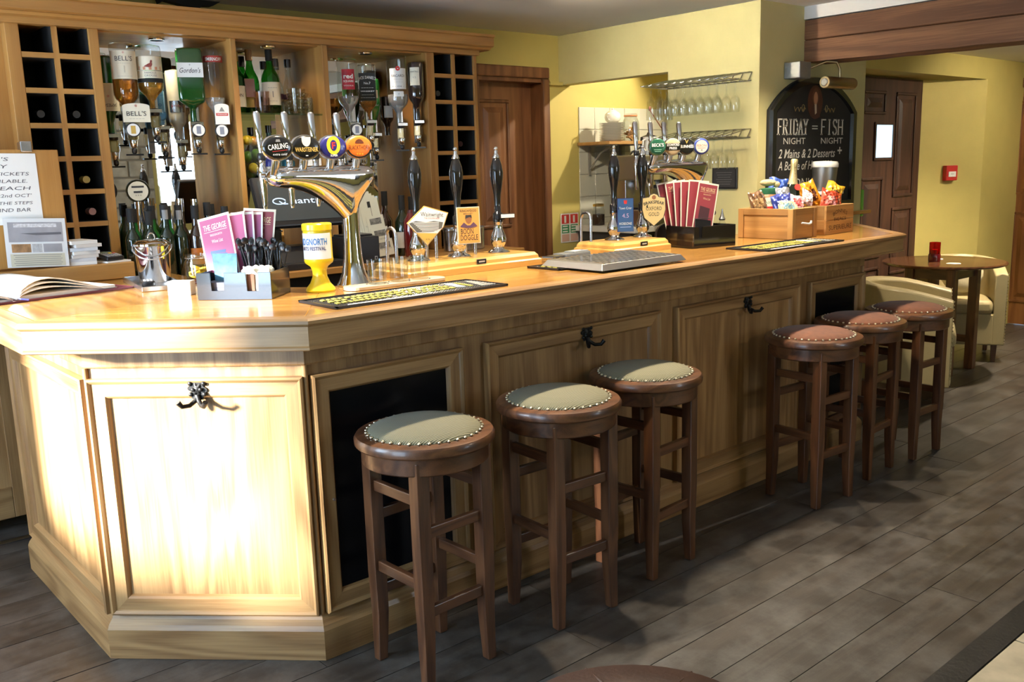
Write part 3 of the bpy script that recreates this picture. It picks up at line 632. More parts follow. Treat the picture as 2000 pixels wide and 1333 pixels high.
# bottle ends in the left rack
for i,(x,z,c) in enumerate(((-.06,1.5155,(.55,.45,.12)),(-.05,1.3835,(.55,.30,.28)),(-.075,1.2515,(.5,.04,.04)),(-.205,1.7785,(.03,.03,.03)),(-.07,1.7785,(.03,.03,.03)),(1.775,1.9135,(.05,.05,.05)),(1.915,1.6485,(.06,.02,.02)))):
    t = thing('wine_bottle', ['wine bottle with gold capsule lying in the left wine rack','wine bottle with pink capsule lying in the left wine rack','wine bottle with red capsule lying in the left wine rack','black capped bottle in the third row of the left wine rack, outer column','black capped bottle in the third row of the left wine rack, inner column','dark bottle lying high in the wine rack by the brown door','dark red capped bottle lying in the wine rack by the brown door'][i], 'bottle', (x,1.66,z), 0, 'wine bottles lying in the racks')
    MB().lathe([(.014,.05),(.014,.09),(.036,.14),(.037,.235)],16,T=RX(-90)).build('glass', GDARK, t, smooth=40); MB().lathe([(.0148,0),(.0152,.05)],16,T=RX(-90)).build('capsule', M('capsule_%d' % i, c, .35), t, smooth=40)

# ------------------------------------------------------------------ bottles
def ring_pts(r, z, e=2, n=28, asp=1.0):
    out = []
    for i in range(n):
        a = 2*PI*i/n; c, s = math.cos(a), math.sin(a)
        out.append((r*math.copysign(abs(c)**(2/e),c), asp*r*math.copysign(abs(s)**(2/e),s), z))
    return out
def solid(prof, e=2, n=28, asp=1.0):
    return MB().loft([ring_pts(r,z,e if r > .03 else 2,n,asp if r > .03 else 1) for r,z in prof])
def clip(prof, z0, z1, d):
    """profile between two heights, shrunk by the wall thickness"""
    def rad(z):
        for (ra,za),(rb,zb) in zip(prof,prof[1:]):
            if za <= z <= zb and zb > za: return ra+(rb-ra)*(z-za)/(zb-za)
        return prof[-1][0]
    zs = [z0]+[z for r,z in prof if z0 < z < z1]+[z1]
    return [(max(rad(z)-d,.002),z) for z in zs]
def bottle(label, loc, prof, gm, lm=None, lev=None, low=.004, e=2, asp=1.0, yaw=-16, labels=(), texts=(), cap=None, group=None, name='bottle', smooth=40):
    t = thing(name, label, 'bottle', loc, math.radians(yaw), group)
    solid(prof,e,asp=asp).build('glass', gm, t, smooth=smooth)
    if lm: solid(clip(prof,low,lev,.0025),e,asp=asp).build('liquid', lm, t, smooth=smooth)
    for (z0,z1,half,m) in labels:
        r = max(rr for rr,zz in prof)
        if e == 2: MB().shell(r+.0008,z0,z1,-half,half,12).build('label', m, t, smooth=60, keepn=True)
        else: MB().box(-r*half,r*half,-r*asp-.0012,-r*asp+.001,z0,z1).build('label', m, t)
    for (s,h,z,m,kw) in texts:
        r = max(rr for rr,zz in prof); kw = dict(kw)
        fl = kw.pop('flip',False); ox = kw.pop('ox',0)
        if e == 2: txt(s,h,TR(0,0,z) @ (RY(180) if fl else TR()),m,t,wrap=r+.0016,**kw)
        else: txt(s,h,FACE(ox,-r*asp-.002,z),m,t,**kw)
    if cap:
        z0,z1,r,m = cap; MB().lathe([(r,z0),(r,z1)],18).build('cap', m, t, smooth=40)
    return t
def inv(h, r, sh, neck, nr=.0135):
    """bottle standing on its mouth: h total height, sh height where the body begins, neck height where the shoulder begins"""
    return [(nr,0),(nr,neck*.9),(nr+.003,neck),(r*.50,neck+(sh-neck)*.3),(r*.86,neck+(sh-neck)*.66),(r*.975,neck+(sh-neck)*.92),(r,sh+.012),(r,h-.014),(r*.93,h-.004),(r*.6,h),(r*.2,h+.004)]
def upr(h, r, sh, neck, nr=.0135):
    return [(r*.9,0),(r,.008),(r,sh),(r*.9,sh+(neck-sh)*.25),(r*.5,sh+(neck-sh)*.7),(nr+.002,neck),(nr,neck+.01),(nr,h)]
OPT = 'upside down spirit bottles on optics'
def measure(x, y, z, label, badge=False, chrome_cup=True, tint=(.95,.95,.95)):
    t = thing('spirit_measure', label, 'optic', (x,y,z), math.radians(-14), 'spirit measures under the bottles')
    MB().lathe([(.016,-.022),(.019,-.018),(.019,.004),(.015,.008)],18).build('collar', BLACK, t, smooth=40)
    MB().lathe([(.018,-.072),(.021,-.066),(.021,-.024),(.018,-.022)],18).build('chamber', glass('measure_glass',(.9,.85,.7)), t, smooth=40)
    MB().lathe([(.009,-.105),(.013,-.10),(.017,-.074),(.016,-.072)],18).build('spout', CHROME, t, smooth=40)
    MB().lathe([(.005,-.132),(.011,-.125),(.011,-.112),(.006,-.105)],14).build('nozzle', BLACK, t, smooth=40)
    bx('press_bar', BLACK, t, -.035,.035,-.008,.004,-.138,-.131); bx('top_plate', STEEL, t, -.026,.026,-.022,-.016,-.010,.004)
    bx('bracket', STEEL, t, -.016,.016,.018,.022,-.11,.10)
    if badge:
        MB().lathe([(.030,0),(.030,.008),(.026,.010)],28,T=TR(0,-.034,-.032) @ RX(90)).build('badge_rim', BLACK, t, smooth=40)
        MB().lathe([(.0255,.0),(.0255,.0112)],28,T=TR(0,-.034,-.032) @ RX(90)).build('badge_face', WHITE, t)
        patch(rect(.019,.033), FACE(0,-.0455,-.032), M('badge_print', (.22,.25,.33) if badge == 1 else (.55,.36,.08), .5, ) if badge == 1 else M('badge_print_gold', (.55,.36,.08), .5), t, 'badge_print')
    return t
BLK = INK; LAB = CREAM
def P(zm): return lambda z: z-zm
zm = 1.748; q = P(zm)
bottle('upside down whisky bottle with large cream label, second from the left wine rack', (.145,1.68,zm), inv(2.075-zm,.052,.118,.06), GLASS, WHISKY, q(1.925), labels=[(q(1.925),q(2.04),1.25,LAB)], group=OPT,
       texts=[("BELL'S",.020,q(1.998),BLK,dict(w=.072)),('------',.006,q(1.986),GREYP,dict(w=.05)),('I',.030,q(1.95),M('pale_print',(.55,.52,.42),.6),dict()),('-----',.006,q(1.934),GREYP,dict(w=.06)),('*',.016,q(2.020),RED,dict())])
measure(.148,1.66,1.748,'spirit measure with gold printed badge beneath the whisky sign', badge=2)
zg = 1.80; q = P(zg)
t = bottle('upside down whisky bottle with a red bird on its label', (.252,1.68,zg), inv(2.072-zg,.053,.10,.045), GLASS, AMBER, q(1.915), labels=[(q(1.964),q(2.022),1.3,LAB),(q(1.932),q(1.962),1.3,LAB),(q(1.915),q(1.931),1.3,BLACKM)], group=OPT,
       texts=[('FAMOUS',.0085,q(1.950),GREYP,dict(w=.048)),('GROUSE',.0085,q(1.938),GREYP,dict(w=.052))])
BIRD = M('bird_print', (.25,.05,.04), .6); RUSTP = M('rust_print', (.6,.27,.16), .6)
def wrapped(pts, R, z, mat, parent, name): 
    return MB().add([(R*math.sin(x/R),-R*math.cos(x/R),z+y) for x,y in pts],[tuple(range(len(pts)))]).build(name, mat, parent, keepn=True)
for k in range(4): wrapped([(-.05+.025*k,0),(-.025+.025*k,0),(-.025+.025*k,.012+.003*(k%2)),(-.05+.025*k,.012+.003*((k+1)%2))],.0545,q(1.966),RUSTP,t,'label_print')
wrapped([(-.026,.004),(-.014,.001),(-.004,0),(.006,.003),(.010,.012),(.008,.020),(.011,.026),(.006,.031),(.002,.026),(.001,.018),(-.008,.014)],.0552,q(1.976),BIRD,t,'bird_print')
measure(.252,1.66,zg,'spirit measure beneath the bird label whisky')
zm = 1.748; q = P(zm)
bottle('upside down square green gin bottle with white label', (.430,1.68,zm), inv(2.07-zm,.056,.100,.066), M('gin_glass',(.006,.065,.012),.06,coat=1), e=6, asp=.7, labels=[(q(1.943),q(2.005),.97,WHITE)], group=OPT, yaw=-20,
       texts=[("Gordon's",.022,q(1.962),BLK,dict(w=.088,ital=.35)),('+',.012,q(1.99),GREYP,dict())])
measure(.432,1.66,1.748,'spirit measure with white badge beneath the green gin bottle', badge=1)
zm = 1.745; q = P(zm)
bottle('upside down clear vodka bottle with red band beside the bay post', (.537,1.68,zm), inv(2.075-zm,.044,.10,.05), GLASS, CLEAR, q(1.86), labels=[(q(2.012),q(2.040),1.2,M('red_label',(.42,.04,.03),.5))], group=OPT,
       texts=[('SMIRNOFF',.015,q(2.018),WHITE,dict(w=.075,bold=.02))])
measure(.537,1.655,1.745,'spirit measure with white badge beneath the clear vodka bottle', badge=1)
for x, w_, h_, m, ss, lab in ((.155,.108,.076,CREAM,(("BELL'S",.020,-.012,BLK,.078),('*',.020,.016,RED,None),('-----',.008,-.026,GREYP,.06)),'cream whisky sign clipped below the whisky bottle'),(.533,.062,.088,WHITE,(('SMIRNOFF',.007,-.004,WHITE,.044),),'white vodka sign clipped below the vodka bottle')):
    t = thing('bottle_sign', lab, 'sign', (x,1.612,1.785), math.radians(-14))
    pl = [(-w_/2,-h_/2),(w_/2,-h_/2),(w_/2,h_/2-.01)]+[(w_/2*math.cos(a),h_/2-.01+.012*math.sin(a)) for a in [PI*i/10 for i in range(1,10)]]+[(-w_/2,h_/2-.01)]
    patch(pl, FACE(0,0,0), m, t, 'sign_plate', thick=.005)
    if m is WHITE: patch([(-.026,-.007),(.026,-.007),(.026,.005),(-.026,.005)], FACE(0,-.0006,0), RED, t, 'sign_print'); patch([(-.012,.012),(.012,.012),(.002,.03),(-.002,.03)], FACE(0,-.0006,0), GREYP, t, 'sign_print')
    for s_,h2,dz,mm,ww in ss: txt(s_,h2,FACE(0,-.0012,dz),mm,t,w=ww)
zm = 1.70; q = P(zm)
bottle('upside down green whiskey bottle with inverted cream label next to the left wine rack', (.100,1.78,zm), inv(2.03-zm,.044,.13,.06), M('green_bottle',(.01,.10,.015),.06,coat=1), labels=[(q(1.80),q(1.915),1.3,LAB)], group=OPT, texts=[('JAMESON',.014,q(1.83),BLK,dict(w=.07,flip=True)),('*',.02,q(1.875),RED,dict(flip=True))])
measure(.100,1.76,1.70,'spirit measure beneath the green whiskey bottle by the wine rack')
zm = 1.735; q = P(zm)
bottle('upside down pale blue gin bottle half hidden behind the bird label whisky', (.322,1.785,zm), inv(1.955-zm,.029,.05,.02), GBLUE, CLEAR, q(1.90), e=6, asp=.7, labels=[(q(1.80),q(1.89),.7,M('pale_blue_label',(.62,.70,.72),.5))], group=OPT, texts=[('BOMBAY',.007,q(1.87),M('blue_print',(.05,.12,.4),.5),dict(w=.034)),('o',.02,q(1.825),M('blue_print'),dict())])
measure(.322,1.765,1.735,'spirit measure beneath the pale blue gin bottle')
zm = 1.675; q = P(zm)
bottle('upside down milky white liqueur bottle left of the green gin', (.397,1.785,zm), inv(1.985-zm,.038,.09,.045), M('milk_glass',(.40,.39,.31),.12,coat=1), labels=[(q(1.80),q(1.85),.9,STEEL)], group=OPT, texts=[('STOLI',.010,q(1.822),MAROON,dict(w=.05))])
measure(.397,1.765,1.675,'spirit measure beneath the milky white bottle')
# right bay
zm = 1.762; q = P(zm)
bottle('upside down clear vodka bottle with red square label', (1.232,1.68,zm), inv(2.066-zm,.052,.115,.05), GLASS, CLEAR, q(1.885), yaw=-26, labels=[(q(1.915),q(2.012),.62,M('red_square_label',(.42,.02,.04),.5))], group=OPT,
       texts=[('red',.022,q(1.968),WHITE,dict(w=.048,bold=.03)),('SQUARE',.010,q(1.950),WHITE,dict(w=.052,bold=.02)),('VODKA',.007,q(1.930),WHITE,dict(w=.05))])
measure(1.240,1.655,1.752,'spirit measure with white badge beneath the red square vodka', badge=1)
zm = 1.765; q = P(zm)
bottle('upside down square whiskey bottle with ornate black label', (1.350,1.69,zm), inv(2.045-zm,.046,.095,.045), GLASS, WHISKY, q(1.90), e=7, asp=.95, yaw=-30, labels=[(q(1.865),q(2.0),.9,BLACKG)], group=OPT,
       texts=[("JACK DANIEL'S",.015,q(1.972),WHITE,dict(w=.085,arc=.12)),('No.7',.012,q(1.945),WHITE,dict()),('-----',.009,q(1.925),WHITE,dict(w=.06)),('WHISKEY',.007,q(1.908),WHITE,dict(w=.07)),('-----',.006,q(1.892),WHITE,dict(w=.06)),('------',.006,q(1.878),WHITE,dict(w=.07))])
measure(1.345,1.665,1.765,'spirit measure beneath the black label whiskey')
zm = 1.705; q = P(zm)
bottle('upside down tapering green aniseed bottle in the right hand bay', (1.420,1.76,zm), inv(1.985-zm,.044,.15,.05), M('green_bottle_light',(.02,.22,.03),.06,coat=1), labels=[(q(1.885),q(1.925),.5,LAB)], group=OPT, texts=[('Pernod',.012,q(1.845),WHITE,dict(w=.05,ital=.3))])
measure(1.420,1.74,1.705,'spirit measure beneath the tapering green bottle')
zm = 1.752; q = P(zm)
bottle('upside down clear rum bottle with white label and red medallion', (1.522,1.67,zm), inv(2.095-zm,.053,.115,.06), GLASS, CLEAR, q(1.90), yaw=-28, labels=[(q(1.925),q(2.028),.85,WHITE),(q(1.888),q(1.914),.5,WHITE)], group=OPT,
       texts=[('BACARDI',.013,q(1.985),BLK,dict(w=.07)),('-----',.006,q(1.972),GREYP,dict(w=.05)),('----',.006,q(1.958),GREYP,dict(w=.05)),('I - OI -',.007,q(1.935),BLK,dict(w=.06)),('o',.03,q(2.018),RED,dict(bold=.06)),('+',.01,q(1.896),BLK,dict())])
measure(1.522,1.65,1.752,'spirit measure beneath the white label rum')
zm = 1.765; q = P(zm)
bottle('upside down dark brandy bottle with cream shield label near the right wine rack', (1.617,1.637,zm), inv(2.065-zm,.043,.13,.07), M('brandy_glass',(.02,.012,.012),.06,coat=1), yaw=-44, labels=[(q(1.945),q(2.035),.6,LAB)], group=OPT, texts=[('MARTELL',.007,q(2.010),BLK,dict(w=.045)),('V.S.',.010,q(1.98),GREYP,dict())])
measure(1.612,1.628,1.765,'spirit measure beneath the dark brandy bottle')
zm = 1.70
bottle('upside down dark bottle with white neck label behind the rum', (1.525,1.785,zm), inv(.20,.036,.09,.05), M('brandy_glass'), labels=[(.09,.15,.7,WHITE)], group=OPT)

# middle bay: glass shelves
for z, lab in ((1.795,'upper glass shelf with bottles and tumblers in the middle bay'),(1.47,'lower glass shelf behind the till screen in the middle bay')):
    tag(bx('glass_shelf', glass('shelf_glass',(.75,.86,.80)), None, .621,1.05,1.63,1.858,z-.008,z), lab, 'shelf')
SH = 'bottles on the upper glass shelf'
z = 1.7955
bottle('green wine bottle against the post on the upper glass shelf', (.672,1.735,z), upr(.275,.036,.16,.215), GGREEN, GINL, .10, labels=[(.03,.125,1.3,LAB)], cap=(.235,.277,.0155,M('gold_cap',(.5,.36,.1),.35,.6)), group=SH, texts=[('SON',.016,.075,BLK,dict())])
bottle('green bottle with tall cork top behind the cut glass tumbler', (.748,1.75,z), upr(.292,.039,.15,.225), GGREEN, GINL, .11, labels=[(.03,.10,1.2,M('yellow_label',(.6,.5,.16),.5))], cap=(.245,.295,.0165,M('cork_cap',(.28,.18,.09),.6)), group=SH)
bottle('green vermouth bottle with big cream label on the upper glass shelf', (.832,1.715,z), upr(.292,.042,.16,.235), GGREEN, M('dark_vermouth',(.02,.012,.008),.1), .05, labels=[(.04,.145,1.45,LAB)], cap=(.245,.295,.0165,BLACKM), group=SH, texts=[('----',.012,.115,GREYP,dict(w=.045)),('I',.03,.075,GREYP,dict()),('---',.01,.055,GREYP,dict(w=.04))])
for x, lab in ((.906,'clear bottle with black cap and dark band, beside the vermouth'),(.972,'clear bottle with black cap and dark band, behind the glass mug')):
    bottle(lab, (x,1.80,z), upr(.262,.031,.13,.205), GLASS, labels=[(.075,.10,1.3,M('plum_print',(.05,.015,.03),.4))], cap=(.228,.266,.0165,BLACKG), group=SH)
def tumbler(x, y, z, r, h, label, mat=GLASS, flutes=0, group=None, tilt=None, name='tumbler'):
    n = 24; t = thing(name, label, 'glass', (x,y,z), 0, group)
    b = MB(); pr = [(r*.86,0),(r*.9,.004),(r,h),(r-.002,h),(r*.88-.002,.012),(.002,.010)]
    b.lathe(pr, n).build('glass_body', mat, t, smooth=35)
    if flutes:
        for i in range(flutes): a = 2*PI*i/flutes; MB().tube([(r*.9*math.cos(a),r*.9*math.sin(a),.008),(r*.97*math.cos(a),r*.97*math.sin(a),h*.7)],.0028,5).build('cut_rib', mat, t)
    return t
tumbler(.752,1.655,z,.036,.098,'cut glass tumbler in front of the green bottles', glass('pinkish_glass',(.86,.78,.76)), 12)
tag(MB().box(-.022,.022,-.001,.001,0,.085).build('price_card', M('dusty_pink_card',(.33,.2,.2),.7), None, loc=(.722,1.70,z+.075), rot=(-.15,0,-.2)), 'dusty pink card leaning on the green bottles', 'card')
mg = tumbler(.935,1.658,z,.044,.115,'dimpled glass beer mug with handle on the upper glass shelf', glass('mug_glass',(.90,.88,.80)), 0, name='beer_mug')
for i in range(10):
    for j in range(3): a = 2*PI*i/10+.3*j; MB().ball((.042*math.cos(a),.042*math.sin(a),.025+.03*j),.012,.012,.013,8,5).build('dimple', glass('mug_glass'), mg, smooth=60)
MB().tube([(.043,0,.095),(.07,0,.09),(.078,0,.06),(.068,0,.03),(.043,0,.022)],.006,8).build('handle', glass('mug_glass'), mg, smooth=50)
for i,(x,y) in enumerate(((1.027,1.71),(1.012,1.765),(1.031,1.80))): tumbler(x,y,z,.018,.08,['slim shot glass nearest the mug handle','slim shot glass at the back of the glass shelf','slim shot glass nearest the bay post'][i],GLASS,8,'shot glasses on the glass shelf',name='shot_glass')
z = 1.4705
vs = thing('glass_vase', 'tall glass vase filled with lemons and limes behind the beer font', 'vase', (.715,1.73,z))
MB().lathe([(.045,0),(.05,.004),(.062,.2),(.058,.21),(.046,.01),(.003,.008)],28).build('glass_body', GLASS, vs, smooth=35)
LEM = M('lemon_skin',(.75,.55,.03),.45,bump=.15,bscale=120); LIME = M('lime_skin',(.09,.22,.02),.45,bump=.15,bscale=120); ORG = M('orange_skin',(.75,.33,.02),.45,bump=.15)
for i,(dx,dy,dz,m,lab) in enumerate(((-.02,0,.205,LEM,'lemon on top of the glass vase'),(.022,.01,.2,ORG,'orange on top of the glass vase'),(.018,-.02,.14,LIME,'lime halfway up the glass vase'),(-.02,.01,.13,LIME,'lime against the far side of the glass vase'),(.0,-.012,.075,LEM,'lemon low down in the glass vase'),(.0,.02,.05,LIME,'lime at the bottom of the glass vase'))):
    tag(MB().ball((0,0,0),.026,.023,.023,14,9).ball((.025,0,0),.005,.007,.007,8,5).build('lemon' if m is LEM else 'orange' if m is ORG else 'lime', m, None, smooth=80, loc=(.715+dx*.8,1.73+dy*.8,z+dz), rot=(.3*i,.5*i,.9*i)), lab, 'fruit')
bottle('dark teal bottle behind the tap handles', (.828,1.765,z), upr(.27,.042,.15,.21), M('teal_glass',(.02,.07,.06),.08,coat=1), cap=(.24,.275,.0155,BLACKG), labels=[(.03,.11,1.2,LAB)])
bottle('blue bottle with pale label behind the first tap handle', (.775,1.665,z), upr(.16,.03,.10,.13), M('cobalt_glass',(.02,.03,.22),.08,coat=1), labels=[(.02,.08,1.2,M('pale_grey_label',(.5,.5,.45),.6))])
bottle('blue and silver can shaped bottle behind the taps', (.885,1.70,z), upr(.15,.034,.10,.12), M('blue_tin',(.03,.16,.28),.25,.7))
tag(MB().box(-.042,.042,-.001,.001,0,.115).build('note_card', WHITE, None, loc=(1.003,1.66,z+.001), rot=(-.12,0,-.15)), 'white handwritten note card standing on the lower glass shelf', 'card')

# bottles on the back worktop
z = 1.0905; GB = 'bottles on the back worktop'
DARKB = M('dark_bottle',(.008,.018,.008),.07,coat=1); GRB = M('green_bottle_bright',(.01,.13,.02),.07,coat=1); BRB = M('brown_bottle',(.03,.012,.006),.08,coat=1)
ORL = M('orange_label',(.55,.16,.02),.5)
bl = [(.055,1.52,.30,DARKB,None,'black topped wine bottle at the foot of the left wine rack'),(.09,1.59,.295,GRB,None,'green bottle with black top beside the left wine rack'),(.125,1.51,.285,DARKB,LAB,'dark bottle with cream label in front of the green pair'),(.165,1.585,.305,GRB,None,'bright green bottle, first of the pair'),(.235,1.59,.30,GRB,None,'bright green bottle, second of the pair'),
 (.19,1.50,.31,DARKB,None,'tall black bottle with grey neck band behind the ice bucket'),(.255,1.515,.305,DARKB,None,'tall black bottle beside the grey banded one'),(.30,1.60,.33,BRB,None,'dark bottle with silver screw top at the back'),(.365,1.60,.325,GRB,None,'green bottle with silver screw top at the back'),(.32,1.50,.30,BRB,ORL,'brown bottle with orange label near the wine lists'),(.385,1.52,.31,DARKB,ORL,'dark bottle with orange label behind the wine lists'),(.43,1.585,.30,DARKB,None,'dark bottle hidden beside the till'),(.455,1.50,.29,BRB,None,'brown bottle close to the till screen')]
for i,(x,y,h,m,lb,lab) in enumerate(bl):
    cap = (h-.055,h+.002,.0158, CHROME if 'silver' in lab else BLACKM)
    t = bottle(lab, (x,y,z), upr(h,.030,.17,.225), m, labels=[(.05,.12,1.3,lb)] if lb else (), cap=cap, group=GB)
    if 'grey neck' in lab or 'beside the grey' in lab: MB().shell(.0165,h-.06,h-.02,-.8,.8).build('neck_label', GREYP, t, keepn=True)
GW = 'wine bottles beside the leaflets'
for (x,y,h,m,lb,lab) in ((1.365,1.61,.32,BRB,None,'dark red wine bottle beside the leaflets'),(1.375,1.47,.30,DARKB,M('pale_wine_label',(.62,.60,.55),.6),'red wine bottle with pale label behind the first hand pump'),(1.458,1.505,.29,DARKB,CREAM,'wine bottle with cream label behind the angular pump clip'),(1.365,1.382,.22,M('red_bottle',(.12,.01,.012),.1,coat=1),None,'small dark red bottle beside the receipt printer')):
    bottle(lab, (x,y,z), upr(h,.038,.17,.22), m, labels=[(.04,.12,1.3,lb)] if lb else (), cap=(h-.07,h+.002,.0158,BLACKM), group=GW)
for i,(x,y) in enumerate(((1.66,1.45),(1.74,1.42),(1.83,1.44))):
    t = thing('measuring_jug', ['steel spirit measure cup nearest the middle pump','steel spirit measure cup between the two pumps','steel spirit measure cup nearest the blank pump'][i], 'cup', (x,y,z), 0, 'steel cups on the back worktop')
    MB().lathe([(.034,0),(.038,.003),(.040,.12),(.038,.12),(.034,.006),(.002,.005)],24).build('cup', STEEL, t, smooth=35); MB().lathe([(.0405,.10),(.042,.108),(.0405,.116)],24).build('rim_bead', STEEL, t, smooth=40)
gb = thing('gift_bag', 'crinkled gold foil bag hanging under the right hand optics', 'bag', (1.20,1.74,1.42))
MB().ball((0,0,.04),.03,.022,.05,9,7).ball((0,0,.095),.018,.014,.018,8,5).build('foil_bag', GOLD, gb, smooth=20); MB().lathe([(.01,.078),(.014,.085)],10).build('tie', GOLD, gb)
sk = thing('paddle_tap', 'round cream beer badge on a chrome stem behind the bottles', 'tap', (.145,1.66,z), math.radians(-16))
MB().lathe([(.04,0),(.04,.01),(.016,.03),(.012,.12),(.026,.20),(.018,.25),(.012,.30),(.014,.325)],20).build('stem', CHROME, sk, smooth=40)
MB().lathe([(.048,-.008),(.050,0),(.048,.008)],32,T=TR(0,0,.37) @ RX(90)).build('badge_rim', BLACKG, sk, smooth=40); MB().lathe([(.041,.007),(.041,.0095)],32,T=TR(0,0,.37) @ RX(90)).build('badge_face', CREAM, sk)
[patch(rect(w_,.008), FACE(0,-.0102,zz), BLK, sk, 'badge_print') for w_,zz in ((.05,.388),(.036,.366))]; txt('* * *',.01,FACE(0,-.0102,.345),BLK,sk)
# ================================================================== THINGS ON THE BAR TOP
ZT = 1.1205
# ---- beer fonts
BLUEP = M('deep_blue_print',(.02,.02,.16),.35,coat=.6); ORANGEP = M('orange_print',(.72,.17,.02),.35,coat=.6); YELP = M('yellow_print',(.85,.62,.03),.45); DGREEN = M('bottle_green_print',(.01,.10,.05),.35,coat=.6)
GOLDP = M('gold_print',(.62,.40,.09),.45); BEIGEP = M('beige_print',(.62,.45,.25),.45); PEROB = M('royal_blue_print',(.03,.06,.32),.35,coat=.6); GLBLK = M('lens_black',(.008,.008,.009),.2,coat=.8)
def beer_font(label, loc, x0, x1, xc, zh, lenses, scale_lens=(.049,.039), lens_yaw=-8):
    """chrome T shaped font: local origin at the foot of the column, head along local x"""
    t = thing('beer_font', label, 'beer font', loc)
    MB().lathe([(.060,0),(.062,.006),(.056,.014),(.042,.045),(.033,.10),(.029,.18),(.029,.26),(.034,.30),(.046,.335),(.056,.36)],32,(xc,0,0)).build('column', CHROME, t, smooth=50)
    rings = []; L = x1-x0; K = 22
    for i in range(K+1):
        s = i/K; x = x0+L*s
        end = min(1, math.sqrt(max(0,1-((s-.5)*2)**10))+.02)
        d = (x-xc); w_ = .31 if d < 0 else .115
        drop = .15*max(0,1-abs(d)/w_)**2.6          # underside sweeps down into the column
        top = zh+.034*end; bot = zh-.034*end-drop*end; ring = []
        hy = (.064*end+.002)
        for j in range(20):
            a = 2*PI*j/20; c, sn = math.cos(a), math.sin(a)
            zz = zh+(top-zh)*sn if sn >= 0 else zh+(zh-bot)*sn
            yy = hy*c*(1 if sn >= 0 else (1-.45*min(1,drop/.15)*(-sn)))
            ring.append((x,yy,zz))
        rings.append(ring)
    MB().loft(rings).build('font_head', CHROME, t, smooth=60)
    for i,(lx,m,fn) in enumerate(lenses):
        # lens badge on a short neck
        T = TR(lx,-.062,zh+.092) @ RZ(lens_yaw)
        a, b_ = scale_lens
        MB().lathe([(1.0,-.016),(1.06,-.008),(1.06,.0),(1.0,.005)],36,T=T @ RX(90) @ Matrix.Diagonal((a,b_,1,1))).build('lens_rim', CHROME, t, smooth=50)
        MB().lathe([(.99,.003),(.96,.008),(.80,.0105),(.4,.0115),(.02,.0118)],36,T=T @ RX(90) @ Matrix.Diagonal((a,b_,1,1))).build('lens_face', m, t, smooth=60)
        MB().lathe([(.0,.012),(.55,.014),(1.0,.042),(1.02,.05)],20,T=T @ RX(-90) @ TR(0,0,.0) @ Matrix.Diagonal((a*.9,b_*.9,-1,1)) @ TR(0,0,-.066)).build('lens_back', CHROME, t, smooth=60)
        MB().tube([(lx,-.03,zh+.01),(lx,-.045,zh+.045),(lx,-.052,zh+.07)],.014,12).build('lens_neck', CHROME, t, smooth=50)
        fn(t, T @ TR(0,-.0122,0) @ RX(90), a, b_)
        # tap with lever and spout on the serving side
        hx = lx+.012
        MB().tube([(hx,.03,zh+.005),(hx,.075,zh+.005)],.013,14).build('tap_body', CHROME, t, smooth=50)
        MB().lathe([(.006,-.105),(.009,-.09),(.0125,-.02),(.0145,.0),(.0145,.03),(.011,.035),(.011,.055)],16,(hx,.075,zh)).build('spout', CHROME, t, smooth=50)
        MB().lathe([(.011,.055),(.014,.06),(.014,.075),(.011,.08)],16,(hx,.075,zh)).build('lever_collar', BLACK, t, smooth=50)
        MB().tube([(hx,.075,zh+.08),(hx-.002,.077,zh+.12),(hx-.006,.08,zh+.206),(hx-.0065,.0802,zh+.214)],[.0085,.0105,.0125,.008],14).build('tap_lever', CHROME, t, smooth=50)
    return t
def L1(t,T,a,b): txt('CARLING',.017,T @ TR(0,-.004,0) @ RZ(6),WHITE,t,w=.066,bold=.015); txt('extra cold',.008,T @ TR(.004,-.024,0),WHITE,t,w=.046,ital=.2); patch(rect(.05,.0015,.003,-.010),T @ RZ(6),RED,t,'lens_print'); patch([(-.008,.018),(.008,.018),(.006,.026),(-.006,.026)],T,GREYP,t,'lens_print')
def L2(t,T,a,b): txt('WARSTEINER',.014,T @ TR(0,-.013,0),GOLDP,t,w=.078,bold=.02); patch([(.015*math.cos(x),.010+.02*math.sin(x)) for x in [PI+PI*i/10 for i in range(11)]]+[(.015,.020),(-.015,.020)],T @ TR(0,.013,0),CREAM,t,'lens_print'); patch(rect(.008,.003,0,-.026),T,WHITE,t,'lens_print')
def L3(t,T,a,b):
    patch(disc(.024,28,0,.006,.03),T,YELP,t,'lens_print'); patch(disc(.012,24,0,.006,.018),T @ TR(0,0,.0004),BLUEP,t,'lens_print'); txt('F',.022,T @ TR(0,-.005,.0008),RED,t,bold=.03); txt('SUPER',.007,T @ TR(0,-.030,.0004),WHITE,t,w=.026,bold=.02)
def L4(t,T,a,b):
    patch([(.047*math.cos(x),.037*math.sin(x)) for x in [PI*1.08+PI*.84*i/14 for i in range(15)]],T @ TR(0,0,-.002),GLBLK,t,'lens_print'); txt('BLACKTHORN',.015,T @ TR(0,-.008,.0002),M('dark_brown_print',(.12,.03,.01),.5),t,w=.078); patch([(.016*math.cos(x),.014*math.sin(x)) for x in [PI*i/10 for i in range(11)]],T @ TR(0,.012,0),M('dark_brown_print'),t,'lens_print'); txt('* * *',.010,T @ TR(0,-.030,.0004),YELP,t)
beer_font('large chrome T shaped beer font with four oval lit badges near the angled corner', (.40,.385,ZT), -.285,.115,.02, .385, [(-.272+.0,GLBLK,L1),(-.172,GLBLK,L2),(-.072,BLUEP,L3),(.028,ORANGEP,L4)])
def R1(t,T,a,b): txt("BECK'S",.015,T @ TR(0,.001,0),WHITE,t,w=.056,bold=.02); patch(rect(.036,.003,0,-.013),T,M('mint_print',(.25,.5,.35),.5),t,'lens_print'); patch(rect(.030,.003,0,-.021),T,M('mint_print'),t,'lens_print')
